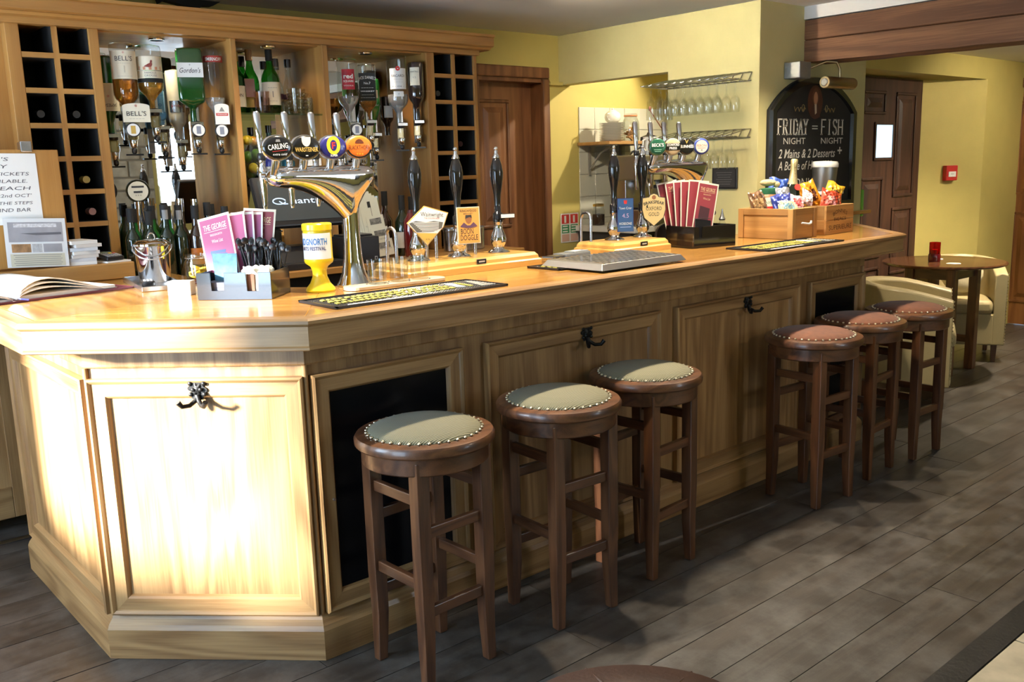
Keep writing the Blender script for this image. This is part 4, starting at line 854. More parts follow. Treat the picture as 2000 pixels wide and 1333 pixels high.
def R2(t,T,a,b): patch(rect(.072,.032,0,0),T,GLBLK,t,'lens_print'); txt('STOWFORD',.012,T @ TR(0,.003,.0004),WHITE,t,w=.06,bold=.02); txt('PRESS',.011,T @ TR(0,-.012,.0004),WHITE,t,w=.036,bold=.02)
def R3(t,T,a,b): txt('GUINNESS',.014,T @ TR(0,-.006,0),WHITE,t,w=.068,bold=.015); txt('V',.018,T @ TR(0,.014,0),GOLDP,t,bold=.02)
def R4(t,T,a,b): patch(disc(.030),T,M('peach_print',(.72,.58,.48),.5),t,'lens_print'); txt('PERONI',.012,T @ TR(0,-.002,.0004),M('peroni_red',(.45,.05,.06),.5),t,w=.05); patch(rect(.04,.002,0,-.008),T @ TR(0,0,.0004),RED,t,'lens_print'); patch(disc(.005,16,0,-.018),T @ TR(0,0,.0004),GREYP,t,'lens_print')
beer_font('smaller chrome beer font with four round badges by the far wine lists', (2.42,.47,ZT), -.36,.08,.02, .375, [(-.335,DGREEN,R1),(-.225,BEIGEP,R2),(-.125,GLBLK,R3),(-.01,PEROB,R4)], (.040,.040), -34)

# ---- hand pumps
def pump_base(label, x0, x1, y0, y1):
    t = thing('pump_base', label, 'pump base', (x0,y0,ZT))
    w_, d = x1-x0, y1-y0
    pr = [(0,0),(0,.022),(.004,.026),(.008,.028),(.010,.040),(.020,.052)]
    vs = []; n = 4
    for o, z in pr: vs += [(o,o,z),(w_-o,o,z),(w_-o,d-o,z),(o,d-o,z)]
    fs = [(4*k+i,4*k+(i+1)%4,4*k+4+(i+1)%4,4*k+4+i) for k in range(len(pr)-1) for i in range(4)]+[(3,2,1,0),tuple(range(4*len(pr)-4,4*len(pr)))]
    MB().add(vs,fs).build('plinth', pumpwood('x'), t)
    MB().box(w_*.53-.022,w_*.53+.022,.004,.010,.030,.046).build('name_plate', BLACKG, t); MB().box(w_*.53-.024,w_*.53+.024,.0055,.010,.028,.048).build('name_plate_rim', STEEL, t)
    patch(rect(.03,.006), FACE(w_*.53,.0036,.038), M('plate_print',(.4,.4,.4),.4), t, 'plate_print')
    return t
pump_base('pale wooden plinth of the three hand pumps', .62,1.285,.345,.575)
pump_base('pale wooden plinth of the two hand pumps', 1.70,2.085,.325,.575)
def pump(x, y, label, clip=None):
    z = ZT+.052; t = thing('hand_pump', label, 'hand pump', (x,y,z), 0, 'black handled beer pumps')
    MB().lathe([(.045,0),(.046,.004),(.040,.010),(.024,.016),(.020,.024),(.030,.040),(.033,.055),(.028,.075),(.019,.095),(.017,.115),(.021,.126)],28).build('pump_foot', CHROME, t, smooth=50)
    MB().lathe([(.020,.126),(.020,.16),(.0135,.165),(.0125,.20),(.0145,.235),(.021,.27),(.0255,.30),(.0265,.325),(.023,.35),(.016,.372),(.0115,.382)],28).build('pump_handle', BLACKG, t, smooth=60)
    MB().lathe([(.0145,.38),(.0155,.384),(.0115,.392),(.0075,.40),(.0085,.406),(.0065,.411)],20).ball((0,0,.4175),.0085).build('finial', CHROME, t, smooth=50)
    MB().tube([(0,0,.145),(-.0,-.035,.145)],.009,10).build('clip_arm', BLACK, t)
    if clip: clip(t)
    return t
def clip_wain(t):
    T = FACE(.005,-.052,.135,-20,0,-4)
    kite = [(-.008,.072),(.082,.050),(.066,-.002),(.008,-.070),(-.070,.008)]
    patch([(x*1.05,y*1.05) for x,y in kite],T @ TR(0,0,-.001),GOLDP,t,'clip_border',thick=.006); patch(kite,T,WHITE,t,'clip_plate')
    txt('Wainwright',.017,T @ TR(.022,.036,.0006),INK,t,w=.088); txt('THE GOLDEN BEER',.0055,T @ TR(.022,.027,.0006),RED,t,w=.06)
    patch([(-.066,.008),(-.04,.018),(.0,.014),(.03,.020),(.066,.016),(.062,-.006),(.03,-.02),(-.035,-.024)],T @ TR(0,0,.0006),M('engraving_grey',(.12,.12,.11),.6),t,'clip_print')
    for k in range(7): patch([(-.052+.006*k,.010-.005*k),(.05,.014-.005*k),(.05,.016-.005*k),(-.052+.006*k,.0122-.005*k)],T @ TR(0,0,.001),WHITE,t,'clip_print')
    patch([(-.036,-.026),(.044,-.026),(.008,-.068)],T @ TR(0,0,.0006),GOLDP,t,'clip_print'); txt('4.1%',.006,T @ TR(.008,-.052,.001),INK,t)
def clip_boon(t):
    T = FACE(.012,-.052,.125,-18,2); OCH = M('ochre_print',(.62,.33,.08),.5)
    patch(rect(.094,.142),T @ TR(0,0,-.0008),CREAM,t,'clip_border',thick=.006); patch(rect(.088,.136),T,OCH,t,'clip_plate')
    txt('RINGWOOD',.010,T @ TR(0,.052,.0006),INK,t,w=.068); txt('BREWERY',.005,T @ TR(0,.043,.0006),INK,t,w=.04)
    patch([(-.010,.012),(-.014,.026),(-.006,.036),(.008,.036),(.014,.026),(.010,.012),(0,.006)],T @ TR(0,0,.0006),M('figure_brown',(.28,.12,.05),.6),t,'clip_print'); patch([(-.014,.026),(-.012,.040),(.012,.040),(.014,.028),(.004,.032)],T @ TR(0,0,.001),INK,t,'clip_print')
    patch([(-.036,-.004),(-.02,.012),(-.006,.0),(.006,.0),(.02,.012),(.036,-.004),(.01,-.01),(-.01,-.01)],T @ TR(0,0,.001),M('figure_purple',(.10,.05,.10),.6),t,'clip_print')
    txt('BOON',.022,T @ TR(-.008,-.033,.0006),INK,t,w=.052); txt('DOGGLE',.022,T @ TR(0,-.057,.0006),INK,t,w=.072)
def clip_blank(t): patch(rect(.058,.014),FACE(.014,-.046,.150,-18),WHITE,t,'clip_plate',thick=.02); patch(rect(.064,.018),FACE(.014,-.044,.150,-18),BLACK,t,'clip_border',thick=.02)
def clip_town(t):
    T = FACE(.018,-.052,.115,-36); B = M('clip_blue',(.03,.10,.26),.5); LB = M('clip_light_blue',(.30,.42,.72),.5)
    patch(rect(.074,.150),T @ TR(0,0,-.0006),BLUEP,t,'clip_border',thick=.006); patch(rect(.070,.146),T,B,t,'clip_plate')
    txt('Town Crier',.011,T @ TR(0,.026,.0006),WHITE,t,w=.058); txt('4.5',.020,T @ TR(0,-.012,.0006),M('clip_mauve',(.5,.35,.6),.5),t,w=.03); txt('HOBSONS',.012,T @ TR(0,-.044,.0006),WHITE,t,w=.058); patch(rect(.05,.003,0,-.054),T @ TR(0,0,.0006),LB,t,'clip_print'); patch([(-.006,.05),(.006,.05),(.008,.066),(-.008,.066)],T @ TR(0,0,.0006),RED,t,'clip_print')
def clip_brak(t):
    T = FACE(.020,-.052,.130,-36); sh = [(-.052,.052),(-.022,.056),(-.016,.066),(0,.072),(.016,.066),(.022,.056),(.052,.052),(.054,.0),(.044,-.038),(.0,-.075),(-.044,-.038),(-.054,.0)]
    patch([(x*1.06,y*1.05) for x,y in sh],T @ TR(0,0,-.0008),INK,t,'clip_border',thick=.006); patch(sh,T,M('clip_straw',(.68,.55,.27),.5),t,'clip_plate')
    txt('BRAKSPEAR',.014,T @ TR(0,.028,.0006),INK,t,w=.094,bold=.02,arc=.12); txt('OXFORD',.018,T @ TR(0,-.004,.0006),INK,t,w=.074); txt('GOLD',.018,T @ TR(0,-.030,.0006),INK,t,w=.05); patch(disc(.010,16,0,.056),T @ TR(0,0,.0006),M('figure_brown'),t,'clip_print')
pump(.748,.455,'black hand pump with angular white and gold clip', clip_wain); pump(.945,.455,'black hand pump with ochre rectangular clip', clip_boon); pump(1.150,.455,'black hand pump with only a small blank white tag', clip_blank)
pump(1.842,.455,'black hand pump with blue rectangular clip', clip_town); pump(2.036,.455,'black hand pump with straw coloured shield clip', clip_brak)
def swan(x, y, z0, label):
    o = MB().tube([(x,y,z0)]+[(x,y+.03-.03*math.cos(a),z0+.10+.03*math.sin(a)) for a in [PI*i/10 for i in range(11)]]+[(x,y+.064,z0-.005)],.0065,10).build('swan_neck', STEEL, None, smooth=50); tag(o, label, 'swan neck', 'steel beer swan necks')
swan(.66,.47,ZT+.053,'steel swan neck spout left of the angular pump clip'); swan(.86,.49,ZT+.053,'steel swan neck spout between the angular and the ochre clips'); swan(1.055,.49,ZT+.053,'steel swan neck spout beside the ochre clip'); swan(1.735,.50,ZT+.053,'steel swan neck spout beside the blue clip')

# ---- bar runners and drip tray
def runner(label, x0, x1, y0, y1, rz=0, full=True):
    t = thing('bar_runner', label, 'bar mat', ((x0+x1)/2,(y0+y1)/2,ZT), math.radians(rz), 'black rubber bar runners'); w_, d = x1-x0, y1-y0
    MB().box(-w_/2,w_/2,-d/2,d/2,0,.004).build('mat', BLACK, t, bev=.001)
    for q in ((-w_/2,w_/2,-d/2,-d/2+.008),(-w_/2,w_/2,d/2-.008,d/2),(-w_/2,-w_/2+.008,-d/2,d/2),(w_/2-.008,w_/2,-d/2,d/2)): bx('mat_edge', BLACK, t, q[0],q[1],q[2],q[3],.004,.0075)
    b = MB(); nx, ny = int(w_/.011), int(d/.011)
    for i in range(nx):
        for j in range(ny):
            cx, cy = -w_/2+.013+i*.011, -d/2+.013+j*.011
            if cx < w_/2-.01 and cy < d/2-.01: b.add([(cx-.003,cy-.003,.004),(cx+.003,cy-.003,.004),(cx+.003,cy+.003,.004),(cx-.003,cy+.003,.004),(cx,cy,.0065)],[(0,1,4),(1,2,4),(2,3,4),(3,0,4)])
    b.build('mat_nubs', BLACK, t, kind='stuff')
    Y = M('pale_yellow_rubber',(.50,.44,.09),.6); r = random.Random(int(x0*100)+3)
    cols = ((-.44,-.33),(-.31,-.12),(-.10,-.01),(.01,.11),(.13,.24)) if full else ((-.45,-.28),(-.1,.05),(.25,.4))
    for c0,c1 in cols:                      # raised yellow slogan lettering, too worn to read
        for rw in range(3):
            xx = c0*w_; 
            while xx < c1*w_-.006:
                ww = r.uniform(.010,.022); yy = d*(.22-.19*rw)
                patch([(xx,yy-.015),(xx+ww*.8,yy-.015+r.uniform(0,.005)),(xx+ww,yy+.013),(xx+ww*.25,yy+.013-r.uniform(0,.006))],FLAT(0,0,.0078),Y,t,'raised_letter',thick=.003); xx += ww+.005
    if full:
        patch(rect(w_*.40,.012,-w_*.22,-d*.42),FLAT(0,0,.0074),WHITE,t,'raised_line',thick=.003)
        patch([(w_*.27,-.03),(w_*.30,-.05),(w_*.33,.05),(w_*.30,.07)],FLAT(0,0,.0078),WHITE,t,'raised_emblem',thick=.003); patch([(w_*.335,-.05),(w_*.35,-.05),(w_*.365,.05),(w_*.35,.06)],FLAT(0,0,.0078),Y,t,'raised_emblem',thick=.003)
        G = M('grey_rubber_print',(.42,.42,.40),.6)
        for k in range(9): patch([(w_*.37+.004*k,-.075+.016*k),(w_*.46,-.078+.016*k),(w_*.47,-.072+.016*k),(w_*.38+.004*k,-.066+.016*k)],FLAT(0,0,.0078),G,t,'raised_emblem',thick=.003)
    return t
runner('black rubber bar runner with worn yellow lettering beside the tasting glasses', .075,.74,-.075,.155, 0)
runner('black rubber bar runner mostly hidden under the steel drip tray', 1.15,1.77,.10,.285, 0, False)
runner('black rubber bar runner with worn yellow lettering in front of the wooden boxes', 2.19,2.82,-.13,.095, 0)
dt = thing('drip_tray', 'steel drip tray with slotted grille on the bar top', 'tray', (1.18,-.095,ZT+.008))
MB().prism([(0,0),(.49,0),(.55,.34),(.01,.34)],0,.024,top=[(.02,.018),(.475,.018),(.53,.325),(.03,.325)]).build('tray_body', M('tray_steel',(.52,.52,.52),.34,1), dt, bev=.002)
b = M('drip_slot',(.03,.03,.03),.4)
for i in range(14):
    for j in range(7):
        cx, cy = .045+.032*i+.004*j, .04+.042*j; patch([(cx-.012,cy-.013),(cx+.009,cy-.013),(cx+.014,cy+.013),(cx-.007,cy+.013)],FLAT(0,0,.0246),b,dt,'slot')
    patch([(.030+.032*i,.022),(.036+.032*i,.022),(.064+.032*i,.320),(.058+.032*i,.320)],FLAT(0,0,.0262),CHROME,dt,'grille_bar',thick=.003)
cm = thing('card_reader', 'grey card payment terminal lying beside the pump plinth', 'card terminal', (1.50,.375,ZT), math.radians(8))
MB().prism([(-.10,-.042),(.075,-.042),(.09,-.02),(.09,.03),(.075,.045),(-.10,.042)],.0,.032,top=[(-.10,-.036),(.07,-.036),(.082,-.018),(.082,.026),(.07,.038),(-.10,.036)]).build('body', M('grey_plastic',(.14,.15,.16),.35), cm, bev=.005)
MB().box(-.03,.07,-.026,.028,.032,.036).build('keypad_cover', M('grey_plastic_light',(.32,.34,.36),.3), cm, bev=.003); patch([(-.01,-.016),(.03,-.016),(.03,.014),(-.01,.014)],FLAT(0,0,.0365),WHITE,cm,'sticker'); patch([(.032,-.018),(.056,-.018),(.056,.002),(.032,.002)],FLAT(0,0,.0365),BLUEP,cm,'sticker'); patch([(.030,.003),(.054,.003),(.054,.018),(.030,.018)],FLAT(0,0,.0365),RED,cm,'sticker')
MB().box(-.17,-.10,-.030,.030,.004,.028).build('paper_feed', STEEL, cm, bev=.006); MB().tube([(-.17,-.03,.016),(-.17,.03,.016)],.012,12).build('paper_roll', CHROME, cm, smooth=40)

# ---- tasting paddle with three tumblers
pd = thing('tasting_paddle', 'pale wooden tasting paddle holding three small tumblers', 'paddle', (.53,.268,ZT+.0005), math.radians(-2))
MB().prism([(-.185+.03*math.cos(a),.042*math.sin(a)) for a in [PI/2+PI*i/8 for i in range(9)]]+[(.155+.03*math.cos(a),.042*math.sin(a)) for a in [-PI/2+PI*i/8 for i in range(9)]],0,.012).build('board', wood('paddle_wood',(.55,.47,.34),(.42,.33,.22),'x',rings=4,rough=.5), pd, bev=.002)
for x in (-.088,.0,.085): MB().lathe([(.034,.0118),(.038,.0124),(.041,.0118)],28,(x,0,0)).build('glass_ring', BLACKM, pd)
for i,x in enumerate((.442,.530,.615)):
    t = tumbler(x,.270-.003*i,ZT+.0135,.035,.082,['small etched tumbler nearest the chrome font','small tumbler in the middle of the tasting paddle','small tumbler at the hand pump end of the tasting paddle'][i],GLASS,0,'tumblers on the tasting paddle')
    if i == 0: MB().shell(.0355,.03,.06,-.5,.5,8,T=RZ(-20)).build('etching', glass('etched',(.8,.82,.85),.3), t, keepn=True)

# ---- yellow collecting tin
tn = thing('collecting_tin', 'bright yellow plastic charity collecting tin with paper label', 'collecting tin', (.262,.345,ZT), math.radians(-58))
YP = M('yellow_plastic',(.85,.63,.015),.28,coat=.3)
MB().lathe([(.048,0),(.050,.006),(.046,.014),(.034,.028),(.025,.05),(.024,.07),(.030,.085),(.046,.097),(.049,.105),(.0475,.118),(.0475,.205),(.050,.208),(.050,.226),(.046,.230),(.02,.231)],36).build('tin_body', YP, tn, smooth=35)
MB().shell(.0485,.112,.198,-1.25,1.55,20).build('paper_label', WHITE, tn, smooth=60, keepn=True)
CY = M('sky_blue_print',(.06,.22,.55),.5); NV = M('navy_print',(.03,.04,.16),.5)
txt('BRIDGNORTH',.022,TR(0,0,.160),CY,tn,w=.115,bold=.02,wrap=.0492); txt('& ARTS FESTIVAL',.012,TR(0,0,.142),NV,tn,w=.105,bold=.02,wrap=.0492); bx('coin_slot', BLACKM, tn, -.014,.014,-.0015,.0015,.2305,.2318)

# ---- napkin caddies with wine lists
CAD = M('caddy_plastic',(.014,.016,.02),.16,coat=1,spec=1)
def wine_list(parent_group, loc, rz, lean, label, faded=False, roll=0, title=True, S=1.0):
    m = M('pink_print',(.42,.10,.24),.45) if faded else MAROON
    t = thing('wine_list', label, 'wine list', loc, 0, parent_group, rot=(math.radians(lean[0]),math.radians(lean[1]),math.radians(rz))); t.scale = (1.04*S,1,1.10*S)
    bx('card', WHITE if faded else CREAM, t, -.048,.048,-.0012,.0012,0,.205); patch(rect(.086,.192,0,.102),FACE(0,-.0016,0),m,t,'cover_print')
    if title:
        txt('THE GEORGE',.016,FACE(0,-.002,.168),WHITE if faded else BEIGEP,t,w=.070,bold=.01); patch(rect(.070,.0012,0,.1635),FACE(0,-.002,0),WHITE if faded else BEIGEP,t,'cover_print'); txt('BRIDGNORTH',.006,FACE(0,-.002,.151),WHITE if faded else BEIGEP,t,w=.036); txt('Wine List',.010,FACE(0,-.002,.132),WHITE if faded else BEIGEP,t,w=.034)
        patch([(-.028,.02),(.02,.02),(.022,.098),(-.026,.104)],FACE(0,-.002,0),M('cover_blue' if faded else 'cover_dark',(.10,.16,.36) if faded else (.05,.012,.02),.5),t,'cover_print')
        if faded: patch([(-.006,.04),(.008,.04),(.006,.075),(.0,.082),(-.004,.075)],FACE(0,-.0024,0),M('figure_pale',(.6,.55,.55),.5),t,'cover_print'); patch([(-.028,.104),(.018,.100),(.02,.108),(-.026,.112)],FACE(0,-.0024,0),M('cover_blue'),t,'cover_print')
    return t
cy = thing('napkin_caddy', 'black plastic napkin caddy by the angled bar corner, its front shining blue', 'caddy', (-.110,.478,ZT), math.radians(-47.3))
# local x along the front face (0 .. .249), local y into the bar
def wall_cut(w_, h, cuts, n=24):
    pts = [(0,0),(w_,0),(w_,h)]; xs = [w_-w_*i/96 for i in range(1,96)]
    for x in xs:
        z = h
        for c0,c1,d in cuts:
            if c0 < x < c1: z = h-d
        pts.append((x,z))
    return pts+[(0,h)]
MB().prism(wall_cut(.249,.088,[(.048,.092,.058),(.166,.206,.060)]),0,.004,RX(90)).build('front_wall', CAD, cy, bev=.001)
# side and inner walls
for q in ((0,.004,.0,.168,0,.085),(.245,.249,.0,.168,0,.088),(0,.249,.164,.168,0,.088),(.004,.245,.084,.087,.004,.080),(.125,.128,.0,.085,.004,.06),(0,.249,0,.168,0,.004)): bx('wall', CAD, cy, *q)
for j,(a,lab) in enumerate(((.030,'pile of brown beer mats in the napkin caddy'),)):
    pass
def caddy_item(base, rz, x, y, z):
    p = TR(*base) @ RZ(rz) @ Vector((x,y,z)); return (p.x,p.y,p.z)
CB, CR = (-.110,.478,ZT), -47.3
MATB = M('dark_card_edge',(.10,.10,.13),.7)
for k in range(3):
    tag(MB().prism(rrect(.092,.07,.008),0,.016).build('beer_mat', MATB, None, loc=caddy_item(CB,CR,.068,.045,.006+.0165*k), rot=(0,0,math.radians(CR))), ['lowest bundle of dark beer mats in the napkin caddy','middle bundle of dark beer mats in the napkin caddy','topmost bundle of dark beer mats in the napkin caddy'][k], 'beer mat', 'beer mats in the napkin caddy')
nk = thing('napkin_stack', 'stack of crumpled cream paper napkins in the napkin caddy', 'napkins', caddy_item(CB,CR,.19,.045,.005), math.radians(CR))
for k in range(8):
    MB().grid(lambda u,v,k=k: (-.045+.09*u, -.030+.008*k+.004*math.sin(9*u+k)+.006*v*math.sin(5*u+2*k), .088*v+(.012*math.sin(7*u+1.7*k) if v > .9 else 0)),12,5).build('napkin', M('napkin_paper',(.74,.72,.62),.8), nk, smooth=60)
tag(MB().box(-.020,.004,-.036,-.034,0,.075).build('brown_card', M('brown_card',(.18,.08,.04),.7), None, loc=caddy_item(CB,CR,.185,.044,.006), rot=(0,0,math.radians(CR))), 'brown card edge in front of the cream napkins', 'card')
G = 'wine lists in the napkin caddies'
for (x,y,rz,ln,ti,lab) in ((.058,.096,CR,(-14,-13),True,'pink faded wine list at the front of the fan in the near caddy'),(.085,.112,CR,(-13,-8),False,'second wine list behind the front one in the near caddy'),(.095,.126,CR,(-13,-4),False,'third wine list in the middle of the near fan'),(.105,.140,CR,(-13,0),False,'fourth wine list in the near fan, almost edge on'),(.130,.156,CR,(-12,4),True,'maroon wine list at the back of the near fan')):
    wine_list(G, caddy_item(CB,CR,x,y,.030 if 'back' in lab else .02), rz, ln, lab, faded='front of' in lab or 'maroon' not in lab, title=ti, S=1.14)
tag(patch([(-.045,-.055),(.03,-.055),(.045,.03),(-.035,.045)],FACE(0,0,0),M('blue_photo',(.10,.28,.42),.4,noise=.6,nscale=25),None,'flyer',thick=.001), 'small blue photo flyer tucked in front of the pink wine list', 'flyer'); bpy.data.objects['flyer'].matrix_world = TR(*caddy_item(CB,CR,.066,.078,.105)) @ RZ(CR+4) @ RY(-10) @ RX(-8)
random.seed(11)
def stirrers(base, rz, x0, x1, y0, y1, n, h, where):
    G2 = 'black stirrers in the ' + where
    src = None
    for k in range(n):
        if src is None:
            src = thing('drink_stirrer', 'black plastic stirrer with round paddle top in the ' + where, 'stirrer', (0,0,0), 0, G2)
            MB().tube([(0,0,0),(0,0,h)],.0018,6).build('stick', BLACK, src); MB().lathe([(.010,-.0012),(.0115,0),(.010,.0012)],16,T=TR(0,0,h+.008) @ RX(90)).build('paddle', BLACK, src, smooth=40); t = src
        else: t = copy_tree(src)
        t.location = caddy_item(base,rz,random.uniform(x0,x1),random.uniform(y0,y1),.008+random.uniform(0,.03)); t.rotation_euler = (math.radians(random.uniform(-14,5)),math.radians(random.uniform(-16,16)),math.radians(rz+random.uniform(-30,30)))
def straws(base, rz, x0, x1, y0, y1, n, h, where):
    src = None
    for k in range(n):
        if src is None:
            src = MB().tube([(0,0,0),(0,0,h)],.0032,8).build('drinking_straw', BLACKG, None, smooth=50); tag(src,'short black drinking straw in the ' + where,'straw','black straws in the ' + where); t = src
        else: t = src.copy(); COL.objects.link(t)
        t.location = caddy_item(base,rz,random.uniform(x0,x1),random.uniform(y0,y1),.006); t.rotation_euler = (math.radians(random.uniform(-5,4)),math.radians(random.uniform(-4,4)),0)
stirrers(CB,CR,.125,.232,.092,.120,30,.138,'near caddy'); straws(CB,CR,.15,.235,.132,.156,30,.150,'near caddy')
C2, R2_ = (2.135,.235,ZT), -10
cy2 = thing('napkin_caddy', 'smoky black plastic caddy with maroon wine lists by the far beer font', 'caddy', C2, math.radians(R2_))
SMK = M('smoky_plastic',(.012,.011,.012),.1,coat=.6)
MB().prism(wall_cut(.26,.10,[(.03,.05,.05)]),0,.004,RX(90)).build('front_wall', SMK, cy2, bev=.001)
for q in ((0,.004,.0,.19,0,.10),(.256,.26,.0,.19,0,.10),(0,.26,.186,.19,0,.10),(.0,.26,.11,.113,.004,.09),(.13,.133,.0,.11,.004,.09),(0,.26,0,.19,0,.004)): bx('wall', SMK, cy2, *q)
for k,(x,y,ry) in enumerate(((.070,.175,-11),(.085,.155,-7),(.095,.135,-2),(.105,.115,2),(.115,.09,6),(.125,.06,11))):
    wine_list(G, caddy_item(C2,R2_,x-.02,y,.075 if k > 4 else .085), R2_-22, (-6,ry), 'maroon wine list in the far caddy, ' + ['first from the left of the fan','second from the left of the fan','third from the left of the fan','fourth from the left of the fan','fifth from the left of the fan','frontmost with its title fully showing'][k], title=k in (1,5))
stirrers(C2,R2_,.15,.25,.12,.16,22,.13,'far caddy'); straws(C2,R2_,.17,.25,.15,.182,30,.185,'far caddy')
po = thing('pourer_bottle', 'small clear bottle with steel pourer standing in the far caddy', 'bottle', caddy_item(C2,R2_,.225,.05,.006)); MB().lathe([(.026,0),(.028,.004),(.028,.085),(.012,.105),(.012,.12)],20).build('glass', GLASS, po, smooth=40); MB().lathe([(.014,.112),(.016,.118),(.010,.128),(.004,.15),(.003,.165)],14).build('pourer', STEEL, po, smooth=40)
sp = thing('teaspoon', 'long steel spoon standing in the far caddy', 'spoon', caddy_item(C2,R2_,.150,.05,.006), rot=(math.radians(-8),math.radians(8),0)); MB().tube([(0,0,0),(0,0,.12)],.002,6).build('handle', STEEL, sp); MB().ball((0,0,.137),.012,.004,.018,10,6).build('bowl', STEEL, sp, smooth=60)

# ---- left end: book, poster board, bucket, jar, phone, trays, papers
bk = thing('diary', 'large open diary with curled white pages on the bar top', 'book', (-.575,1.100,ZT), math.radians(12))
bx('cover', M('dark_red_cover',(.12,.015,.03),.5), bk, -.40,.42,-.17,.17,0,.006)
def leaf(u, v, s, lift): 
    x = s*(.005+.36*u); return (x, -.155+.31*v, .008+lift*math.sin(PI*min(1,u*1.15)**.7)*(1-.35*u)+.004*math.sin(7*v+3*u))
for k,(s,lift) in enumerate(((-1,.020),(-1,.028),(1,.030),(1,.048),(1,.064))): MB().grid(lambda u,v,s=s,lift=lift: leaf(u,v,s,lift),16,8).build('page', WHITE, bk, smooth=60, solid=.003)
for s in (-1,1): bx('page_block', M('page_edges',(.62,.62,.60),.8), bk, min(s*.01,s*.36),max(s*.01,s*.36),-.15,.15,.006,.012 if s < 0 else .018)
MB().tube([(0,-.165,.02),(0.01,-.18,.012),(.03,-.19,.008)],.003,6).build('ribbon', M('blue_ribbon',(.05,.06,.3),.5), bk)
pb = thing('notice_board', 'wooden notice board with handwritten poster leaning on the back bar ledge', 'notice board', (-.46,1.43,1.192), 0, rot=(math.radians(-4),math.radians(.8),math.radians(2)))
bx('board', OB('z'), pb, -.32,.245,0,.018,0,.445, bev=.004)
bx('poster', WHITE, pb, -.22,.160,-.003,0,.165,.430); bx('clip', STEEL, pb, .11,.15,-.012,.03,.435,.475, bev=.003)
PENM = M('felt_pen',(.10,.10,.12),.6)
for k,(s,cx,ww,hh) in enumerate((("QUEEN'S",.0,.17,.014),('STORY',.01,.14,.014),('A FEW TICKETS',.04,.22,.013),('STILL AVAILABLE.',.02,.24,.013),('£10-00 EACH',.03,.24,.014),("SATURDAY 22nd OCT'",.02,.26,.013),('THEATRE ON THE STEPS',.01,.28,.012),('ASK BEHIND BAR',.03,.22,.014))): txt(s,hh,FACE(cx-.02,-.0036,.402-.027*k),PENM,pb,w=ww,ital=.15)
fy = thing('printed_leaflet', 'printed leaflet with misty river photographs leaning on the notice board', 'leaflet', (-.345,1.395,1.194), 0, rot=(math.radians(-9),math.radians(3),0))
bx('sheet', M('leaflet_paper',(.66,.68,.70),.6), fy, -.108,.108,0,.001,0,.185)
MIST = M('misty_photo',(.30,.30,.33),.5,noise=.35,nscale=6); patch(rect(.19,.075,0,.133),FACE(0,-.0006,0),MIST,fy,'photo'); patch(rect(.15,.014,0,.158),FACE(0,-.0012,0),M('pale_print2',(.55,.55,.58),.5,noise=.3,nscale=120),fy,'photo_title'); patch([(-.055,.128),(.0,.130),(.09,.132),(.09,.123),(.0,.121)],FACE(0,-.0012,0),M('dark_slate_print',(.12,.12,.14),.6),fy,'photo')
patch(rect(.066,.032,-.055,.072),FACE(0,-.0006,0),M('brown_photo',(.30,.17,.08),.5,noise=.5,nscale=40),fy,'photo'); patch(rect(.034,.032,.0,.072),FACE(0,-.0006,0),M('pale_photo',(.42,.43,.45),.5,noise=.2,nscale=80),fy,'photo'); patch(rect(.066,.032,.055,.072),FACE(0,-.0006,0),MIST,fy,'photo')
patch(rect(.19,.048,0,.027),FACE(0,-.0006,0),M('cream_block',(.55,.53,.42),.6),fy,'text_block')
for k in range(6): patch(rect(.17-.01*(k%2),.0022,0,.046-.0075*k),FACE(0,-.0012,0),GREYP,fy,'text_line')
ib = thing('ice_bucket', 'polished steel ice bucket with swing handle on the bar top', 'ice bucket', (-.010,1.125,ZT+.0035)); ib.scale = (.82,.82,.82)
MB().lathe([(.066,0),(.069,.004),(.080,.165),(.084,.170),(.084,.178),(.080,.180),(.076,.172),(.064,.008),(.002,.006)],40).build('bucket', CHROME, ib, smooth=35); MB().lathe([(.079,.180),(.060,.194),(.02,.200),(.004,.200)],36).build('lid', CHROME, ib, smooth=50)
MB().tube([(.016*math.cos(a),0,.203+.022*math.sin(a)) for a in [PI*i/8 for i in range(9)]],.0035,8).build('lid_loop', CHROME, ib, smooth=50)
MB().tube([(.086*math.cos(a),-.088*math.sin(a)*.98-.004,.168-.058*math.sin(a)) for a in [PI*i/20 for i in range(21)]],.0035,8,T=RZ(-24)).build('swing_handle', CHROME, ib, smooth=50)
jr = thing('glass_jar', 'squat clip top glass jar of lemon slices behind the caddy', 'jar', (.112,1.00,ZT+.004)); MB().lathe([(.046,0),(.050,.004),(.052,.06),(.050,.075),(.042,.084),(.044,.09),(.044,.102),(.041,.102),(.041,.086),(.048,.07),(.047,.008),(.002,.006)],28).build('glass_body', GLASS, jr, smooth=40); MB().tube([(.047*math.cos(a),.047*math.sin(a),.088) for a in [2*PI*i/20 for i in range(21)]],.0016,6).build('wire', STEEL, jr, smooth=50)
for k in range(7): a = k*2.4; tag(MB().lathe([(.018,0),(.019,.002),(.019,.005),(.018,.007)],18).build('lemon_slice', LEM, None, loc=(.112+.021*math.cos(a),1.00+.021*math.sin(a),ZT+.014+.006*k), rot=(.4*math.sin(k),.4*math.cos(k),0), smooth=40), 'lemon slice in the squat glass jar', 'lemon slice', 'lemon slices in the jar')
tag(MB().box(-.058,.058,-.058,.058,0,.0035).build('jar_mat', M('maroon_mat',(.06,.012,.02),.7), None, loc=(.112,1.00,ZT), rot=(0,0,-.1)), 'dark maroon mat under the glass jar', 'mat')
ty = thing('steel_tray', 'flat oblong steel tray in front of the ice bucket', 'tray', (-.045,1.05,ZT), math.radians(80)); MB().box(-.21,.21,-.074,.074,0,.003).build('tray_base', STEEL, ty)
